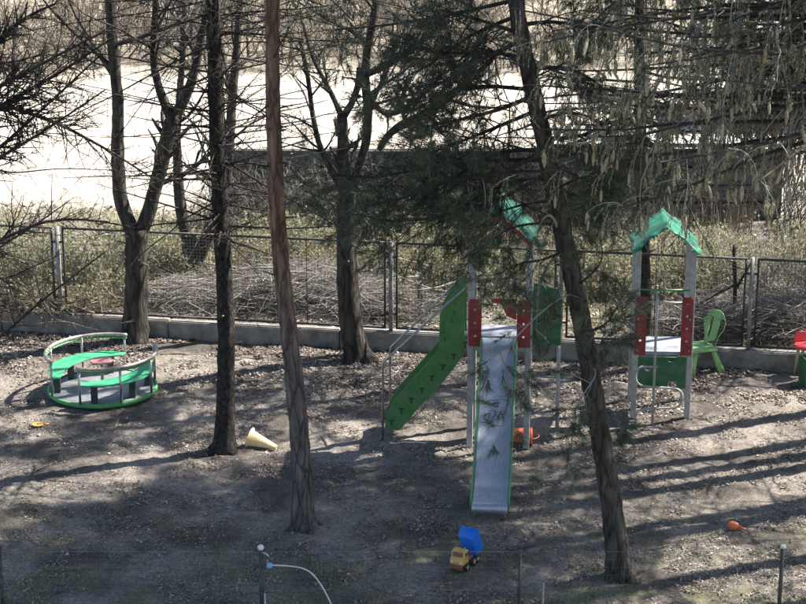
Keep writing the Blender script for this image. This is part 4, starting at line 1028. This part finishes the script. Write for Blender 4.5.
# ------------------------------------------------------------ low mesh fence, tap post and hose in front
FYn = 21.6
lf = empty('low_wire_fence', (0, FYn, 0), 0, 'low see-through wire fence on thin dark posts along the bottom edge', 'fence')
posx = [at(px, 560, FYn).x for px in (0, 261, 520, 782, 1045)]
for i, x in enumerate(posx):
    if i == 1: continue
    o = tube('fence_post', [(x, 0, -.1), (x, 0, 1.2)], .024, M['fence_dark'], lf, 10)
    tube('post_cap', [(x, 0, 1.2), (x, 0, 1.235)], .03, M['white'] if i == 3 else M['fence_dark'], o, 10)
ms = Acc()
for xa, xb in zip(posx[:-1], posx[1:]):
    n = int((xb-xa)/.1)
    for k in range(1, n): boxv(ms, (xa+(xb-xa)*k/n, .0, .58), (.001, .001, 1.16))
    for k in range(12): boxv(ms, ((xa+xb)/2, .002, .05+k*.1), (xb-xa, .001 if k < 11 else .003, .001 if k < 11 else .003))
tag(ms.build('wire_mesh', M['fence_post'], lf), kind='stuff')
xt = posx[1]
tp = empty('tap_post', (xt, FYn, 0), 0, 'dark upright water pipe with tap and pale hose at bottom left', 'standpipe')
tube('pipe', [(0, 0, -.1), (0, 0, 1.17)], .03, M['fence_dark'], tp, 12)
tube('thin_pipe', [(.035, -.02, -.1), (.035, -.02, .62)], .012, M['metal'], tp, 8)
tube('tap_knob', [(0, 0, 1.17), (0, 0, 1.19), (0, 0, 1.22), (0, 0, 1.235)], [.02, .036, .036, .02], M['white'], tp, 12)
tube('spout', [(0, -.01, 1.15), (.06, -.03, 1.14), (.1, -.04, 1.09)], .015, M['metal'], tp, 8)
tube('blue_coupling', [(.07, -.02, .98), (.13, -.02, .98)], .035, M['blue_fit'], tp, 12)
hp = [(270,565),(285,565.5),(300,567),(310,571),(318,580),(326,593),(334,610),(342,628)]
hq, _r = resample([Vector(at(a_, b_, FYn-.02)) for a_, b_ in hp], [.016]*len(hp), .03)
tag(tube('hose', hq, .010, M['hose'], None, 8), 'pale bent hose arching to the right from the tap post', 'hose')
xs_ = at(543, 590, FYn).x
tag(tube('stake', [(xs_, FYn+.1, -.05), (xs_+.01, FYn+.1, .7)], .012, M['fence_post'], None, 8), 'short thin grey stake beside the middle wire fence post', 'stake')

# ------------------------------------------------------------ ground cover
def scatter_leaves(n, fx, size, m, name, zoff=.006, curl=.4):
    P_ = fx(n); n = len(P_); z = hgt(P_[:, 0], P_[:, 1])+zoff+rng.uniform(0, .02, n)
    az = rng.uniform(0, 2*math.pi, n); s = size*rng.uniform(.5, 1.3, n); asp = rng.uniform(.35, .8, n)
    d = np.stack([np.cos(az), np.sin(az), rng.normal(0, .28, n)], 1); e = np.stack([-np.sin(az), np.cos(az), rng.normal(0, .28, n)], 1)
    c = np.stack([P_[:, 0], P_[:, 1], z], 1); s_ = s[:, None]; a_ = asp[:, None]
    v = np.stack([c-d*s_, c+e*s_*a_, c+d*s_+np.array([0, 0, 1])*s_*curl*rng.uniform(-.2, 1, (n, 1)), c-e*s_*a_+np.array([0, 0, 1])*s_*curl*rng.uniform(0, 1, (n, 1))], 1)
    v[..., 2] = np.maximum(v[..., 2], c[:, None, 2]-.004)
    i = np.arange(n*4).reshape(n, 4); a = Acc(); a.add(v.reshape(-1, 3), None, np.concatenate([i[:, [0,1,2]], i[:, [0,2,3]]]))
    return a.build(name, m)
def nearfence(n):
    x = rng.uniform(-8, 9, n*2); d = np.abs(rng.normal(0, 1.0, n*2)); y = fl(x)-.02-d; k = vnoise(x, y, 1.7, 61)+.6*vnoise(x, y, 5, 62)-d*.35 > -.5
    P_ = np.stack([x, y], 1)[k]; return P_[:n] if len(P_) >= n else np.concatenate([P_, P_[:n-len(P_)]])
def yard(n):
    x = rng.uniform(-8, 9, n); y = rng.uniform(20, 33, n); y = np.minimum(y, fl(x)-.03); k = vnoise(x, y, .9, 21) > -.3
    return np.stack([x, y], 1)[k]
def yardc(n):
    x = rng.uniform(-8, 9, n*4); y = rng.uniform(20, 33, n*4); y = np.minimum(y, fl(x)-.03); k = (vnoise(x, y, 2.2, 71)+vnoise(x, y, 7, 72)*.8 > .1)
    return np.stack([x, y], 1)[k][:n]
def yardn(n):
    r = yardc(n)
    if len(r) == n: return r
    r = yard(int(n*2.5)); return r[:n] if len(r) >= n else np.concatenate([r, r])[:n]
tag(scatter_leaves(46000, nearfence, .026, M['leaf_litter'], 'leaf_litter'), 'dry brown fallen leaves heaped along the foot of the kerb', 'leaves', kind='stuff')
tag(scatter_leaves(26000, yardn, .022, M['leaf_litter'], 'leaf_litter'), 'brown leaf scraps drifted in patches over the middle of yard', 'leaves', kind='stuff')
tag(scatter_leaves(90000, yardc, .012, M['leaf_litter'], 'leaf_litter'), 'thin scatter of small dry leaves over the bare soil', 'leaves', kind='stuff')
def beyond(n):
    x = rng.uniform(-11, 12, n); return np.stack([x, fl(x)+.3+np.abs(rng.uniform(0, 7.5, n))], 1)
tag(scatter_leaves(16000, beyond, .05, M['leaf_litter'], 'leaf_litter'), 'dead leaves strewn over the ground beyond the fence', 'leaves', kind='stuff')

def blades(n, P_, h, wd, m, name, lean=.35):
    n = len(P_); z = hgt(P_[:, 0], P_[:, 1])-.01; b = np.stack([P_[:, 0], P_[:, 1], z], 1); az = rng.uniform(0, 6.28, n)
    hh = h*rng.uniform(.4, 1.3, n); side = np.stack([np.cos(az), np.sin(az), 0*az], 1)*wd/2
    ln = rng.standard_normal((n, 3))*lean*hh[:, None]; ln[:, 2] = hh; mid = b+ln*np.array([.35, .35, .6]); tip = b+ln
    v = np.stack([b-side, b+side, mid+side*.7, mid-side*.7, tip], 1); i = np.arange(n*5).reshape(n, 5)
    a = Acc(); a.add(v.reshape(-1, 3), i[:, [0,1,2,3]], i[:, [3,2,4]]); return a.build(name, m)
n = 70000; x = rng.uniform(-11, 12, n); y = fl(x)+.25+rng.uniform(0, 7.0, n)**1.0; k = vnoise(x, y, .8, 31)+.5*vnoise(x, y, 2.5, 32)+.12*(y-fl(x)-2) > -.25
tag(blades(n, np.stack([x, y], 1)[k], .13, .012, M['grass_dry'], 'wild_grass', .8), 'yellow green rough grass growing beyond the mesh fence', 'grass', kind='stuff')
n = 110000; x = rng.uniform(-7, 8, n); y = 20+rng.gamma(2.0, 1.5, n); k = (vnoise(x, y, .8, 41)+.6*vnoise(x, y, 3, 42) > .2) & (y < 29)
tag(blades(n, np.stack([x, y], 1)[k], .045, .007, M['grass_low'], 'short_grass'), 'short sparse green grass at the bottom of the yard', 'grass', kind='stuff')
# dry stalks along the back
n = 9000; x = rng.uniform(-4.5, 12, n); y = rng.uniform(35.5, 39.5, n); k = vnoise(x, y, .9, 51) > -.1
tag(blades(n, np.stack([x, y], 1)[k], .75, .012, M['twig_tan'], 'dry_stalks', .16), 'dry pale stalks standing in front of the dark slab wall', 'stalks', kind='stuff')

# ------------------------------------------------------------ shrubs and brush piles beyond the fence
def shrub(px, py, hgt_m, wid, label, leaf=True, twm='twig_tan', dens=1.0, name='shrub', nl=1300):
    g = gnd(px, py, BACK); root = empty(name, g, 0, label, 'shrub')
    n = int(34*dens); o = np.array([g.x, g.y, g.z]); st = o+np.concatenate([rng.normal(0, wid*.22, (n, 2)), np.zeros((n, 1))], 1)
    el = rng.uniform(.6, 1.45, n); az = rng.uniform(0, 6.28, n); d = np.stack([np.cos(az)*np.cos(el), np.sin(az)*np.cos(el), np.sin(el)], 1)
    p1, r1 = grow(st, d, hgt_m*rng.uniform(.6, 1.2, n), np.full(n, .011), 6, .12, .0, .3, -.1)
    a = Acc(); tubes(a, p1, r1, 4); c = spawn(p1, r1, 8, .2, 1, 45, 14, .45, .55, .05, minr=.004); p2, r2 = grow(*c, 4, .16); tubes(a, p2, r2, 3)
    c = spawn(p2, r2, 4, .1, 1, 50, 14, .5, .6, minr=.0025); p3, r3 = grow(*c, 3, .16); tubes(a, p3, r3, 3)
    tag(a.build('stems', M[twm], root, False, g), kind='stuff')
    if leaf:
        k = rng.choice(len(p3), min(nl, len(p3)*2)); la = Acc(); needles(la, p3[k, -1], p3[k, -1]-p3[k, -2], 4, .05, .028, 80, .12)
        tag(la.build('leaves', M['bush_leaf'], root, False, g), kind='stuff')
shrubs = [(55,292,.9,1.6,1,'pale twiggy shrub beyond fence just left of the left fence post'),(110,275,.8,1.6,1,'low yellowish shrub close left of the forked bare tree'),(160,262,.6,1.6,1,'pale low shrub right of the forked bare tree, farther back'),(240,300,.7,1.4,0,'bare pale shrub between left spruce and reddish pine'),(300,262,.7,1.8,1,'low yellow green shrub behind the big branch heap'),(375,280,.8,1.4,1,'yellowish shrub right beside the leaning bare tree'),(440,270,.8,1.6,1,'far low shrub right of the middle post pair'),(520,290,1.0,1.3,1,'olive shrub beyond fence right of the slide'),(700,270,.9,1.8,1,'far grey green shrub right of the right tower roof'),(755,290,1.1,1.4,0,'bare tangled shrub right behind the right fence post'),(20,275,.9,1.8,1,'yellow green shrub by the far left of the fence, farther back'),
 (18,308,1.1,1.3,1,'tangled pale shrub at the far left end of fence'),(95,300,1.2,1.5,1,'loose leafy shrub behind fence between left post and forked tree'),
 (160,285,.8,1.2,1,'low green shrub behind fence just right of the forked tree'),(262,278,1.0,1.5,1,'yellow green shrub beyond fence left of the reddish pine'),
 (315,275,1.0,1.5,1,'yellow green shrub beyond fence right of the reddish pine'),(420,290,1.2,1.4,1,'leafy shrub beyond fence just right of the middle post pair'),
 (475,300,1.2,1.2,1,'sparse shrub beyond fence behind the slide tower'),(600,290,1.1,1.3,1,'olive shrub beyond fence left of the right tower'),
 (672,300,1.1,1.2,1,'grey green shrub seen through the right tower'),(712,300,1.2,1.2,1,'twiggy shrub beyond fence behind the green chair'),
 (775,310,1.3,1.4,0,'bare grey shrub beyond fence above the red stool'),(828,300,1.6,1.5,1,'leafy shrub at the right end beyond the fence')]
for px, py, h_, w_, lf_, lb in shrubs: shrub(px, py, h_, w_, lb, bool(lf_), 'twig_tan' if px < 480 else 'twig_grey')
# dark bushes growing against the slab wall
for px, py, h_, lb in ((275,232,1.5,'bare grey brush at slab wall just left of the reddish pine'),(345,232,1.6,'grey brush at slab wall behind the leaning bare tree'),(250,225,1.6,'dark brush against left end of the slab wall'),(300,228,1.4,'bare dark brush by slab wall right of the reddish pine'),(400,225,1.9,'dense dark brush at slab wall behind the bare tree'),(470,228,1.8,'dense dark brush at slab wall left of the slide roof'),(560,228,1.8,'dark brush at slab wall between the two roofs'),(790,225,2.2,'dark brush past the right end of slab wall')):
    shrub(px, py, h_, 2.2, lb, False, 'twig_dark' if px % 2 == 0 else 'twig_grey', 2.0)
def evergreen(px, py, h_, wd, label):
    g = gnd(px, py, BACK); root = empty('evergreen_bush', g, 0, label, 'bush'); n = 34
    st = np.array(tuple(g))+np.concatenate([rng.normal(0, wd*.25, (n, 2)), np.zeros((n, 1))], 1); el = rng.uniform(.5, 1.45, n); az = rng.uniform(0, 6.28, n)
    p1, r1 = grow(st, np.stack([np.cos(az)*np.cos(el), np.sin(az)*np.cos(el), np.sin(el)], 1), h_*rng.uniform(.6, 1.1, n), np.full(n, .014), 6, .1)
    a = Acc(); tubes(a, p1, r1, 4); c = spawn(p1, r1, 12, .15, 1, 50, 14, .35, .55); p2, r2 = grow(*c, 4, .14); tubes(a, p2, r2, 3)
    tag(a.build('stems', M['twig_dark'], root, False, g), kind='stuff')
    nn_ = Acc(); needles(nn_, p2[:, -1], p2[:, -1]-p2[:, -2], 26, .1, .007, 65); needles(nn_, p2[:, 2], p2[:, -1]-p2[:, -2], 16, .1, .007, 65)
    tag(nn_.build('needles', M['needle'], root, False, g), kind='stuff')
for px, py, h_, wd, lb in ((325,240,1.4,1.8,'dark evergreen bush at slab wall left of the leaning bare tree'),(395,240,1.5,1.8,'dark evergreen bush at slab wall right of the leaning bare tree'),(460,243,1.5,1.8,'dark evergreen bush at slab wall left of the slide roof'),(590,247,1.5,1.6,'dark evergreen bush at slab wall between the two green roofs')):
    evergreen(px, py, h_, wd, lb)
def brush(px, py, Lx, Ly, h_, label, n=900, m='twig_grey'):
    g = gnd(px, py, BACK); root = empty('brush_pile', g, 0, label, 'brush pile')
    for k in range(14):
        c = np.array([rng.normal(0, Lx*.3), rng.normal(0, Ly*.3), rng.uniform(.1, h_)]); az = rng.normal(0, .5)+(math.pi if rng.random() < .5 else 0)
        L_ = rng.uniform(.8, 1.8); d = np.array([math.cos(az), math.sin(az), rng.normal(-.05, .15)])
        q, r = grow((c-d*L_/2)[None], d[None], np.array([L_]), np.array([.018]), 5, .08)
        a = Acc(); tubes(a, q, r, 5, True); a.build('cut_branch', M[m], root, True)
    c = np.stack([rng.normal(0, Lx*.36, n), rng.normal(0, Ly*.36, n), np.zeros(n)], 1); c[:, 2] = rng.uniform(0, 1, n)*h_*np.exp(-(c[:, 0]/Lx)**2*1.6)
    az = rng.normal(0, .7, n)+math.pi*(rng.random(n) < .5); d = np.stack([np.cos(az), np.sin(az), rng.normal(0, .22, n)], 1); L_ = rng.uniform(.3, 1.1, n)
    q, r = grow(c-d*L_[:, None]/2, d, L_, rng.uniform(.003, .008, n), 4, .12, -.02); a = Acc(); tubes(a, q, r, 3)
    cc = spawn(q, r, 2, .3, 1, 40, 12, .4, .7, minr=.003); q, r = grow(*cc, 3, .12); tubes(a, q, r, 3)
    tag(a.build('sticks', M[m], root), kind='stuff')
brush(178, 302, 1.6, .8, .4, 'low heap of cut sticks beyond fence behind left spruce')
brush(300, 306, 2.6, 1.0, .75, 'big grey heap of cut branches beyond fence behind the reddish pine', 2200)
brush(385, 312, 1.6, .9, .5, 'heap of cut branches beyond fence around the middle post pair', 1000)
brush(720, 330, 1.8, .9, .5, 'grey heap of cut branches beyond fence behind the green chair', 1500)
brush(790, 335, 1.5, .9, .7, 'grey heap of cut branches beyond fence at the right edge', 1300)
brush(45, 310, 1.8, .8, .4, 'pale heap of sticks beyond fence behind left fence post', 900, 'twig_tan')
# small clods and pebbles
P_ = yardn(9000); n = len(P_); r0 = rng.gamma(2, .004, n)+.005; c = np.stack([P_[:, 0], P_[:, 1], hgt(P_[:, 0], P_[:, 1])+r0*.2], 1)
oc = np.array([[1,0,0],[0,1,0],[-1,0,0],[0,-1,0],[0,0,.7],[0,0,-.7]], float); V = c[:, None]+oc[None]*r0[:, None, None]*rng.uniform(.6, 1.4, (n, 6, 1)); i6 = np.arange(n*6).reshape(n, 6)
a = Acc(); a.add(V.reshape(-1, 3), None, np.concatenate([i6[:, k] for k in ([0,1,4],[1,2,4],[2,3,4],[3,0,4],[1,0,5],[2,1,5],[3,2,5],[0,3,5])]))
tag(a.build('soil_clods', M['clod']), 'small dry clods and pebbles lying on the soil', 'clods', kind='stuff')
# twig litter in the yard
P_ = yardn(7000); n = len(P_); az = rng.uniform(0, 6.28, n); c = np.stack([P_[:, 0], P_[:, 1], hgt(P_[:, 0], P_[:, 1])+.01], 1)
q, r = grow(c, np.stack([np.cos(az), np.sin(az), 0*az], 1), rng.uniform(.05, .3, n), np.full(n, .004), 3, .12); a = Acc(); tubes(a, q, r, 3)
tag(a.build('twig_litter', M['twig_grey']), 'small fallen twigs scattered over the soil', 'twigs', kind='stuff')

# far trees and bushes beyond the paved lot
far = [(-11, 57), (-7.5, 59), (-4, 58), (-.5, 60), (3, 57), (6.5, 59), (10, 58), (-13.5, 60), (-9.5, 63), (-5.5, 64), (-1.5, 65), (2, 64)]
fl_ = ['far bare bush at upper left edge', 'far bare bush right of the upper left limbs', 'far bare bush above the left spruce', 'far bare bush above the reddish pine', 'far bare bush behind the upper pine tufts', 'far bare bush behind the leaning pine top', 'far bare bush behind the drooping spruce', 'far bare bush beyond the left edge', 'farther bare bush, leftmost of the back row', 'farther bare bush between the forked tree limbs', 'farther bare bush right of the reddish pine top', 'farther bare bush, rightmost of the back row']
for (x, y), lb in zip(far, fl_):
    g = Vector((x, y, BACK)); root = empty('bush', g, 0, lb, 'bush'); n = 60
    st = np.array([x, y, BACK])+np.concatenate([rng.normal(0, 1.3, (n, 2)), np.zeros((n, 1))], 1); el = rng.uniform(.7, 1.5, n); az = rng.uniform(0, 6.28, n)
    p1, r1 = grow(st, np.stack([np.cos(az)*np.cos(el), np.sin(az)*np.cos(el), np.sin(el)], 1), rng.uniform(1.2, 2.4, n), np.full(n, .026), 5, .14)
    a = Acc(); tubes(a, p1, r1, 4); c = spawn(p1, r1, 8, .2, 1, 45, 14, .45, .5, minr=.009); p2, r2 = grow(*c, 4, .15); tubes(a, p2, r2, 3)
    c = spawn(p2, r2, 3, .2, 1, 45, 14, .5, .6, minr=.007); p3, r3 = grow(*c, 3, .18); tubes(a, p3, r3, 3)
    tag(a.build('stems', M['twig_brown'], root, False, g), kind='stuff')
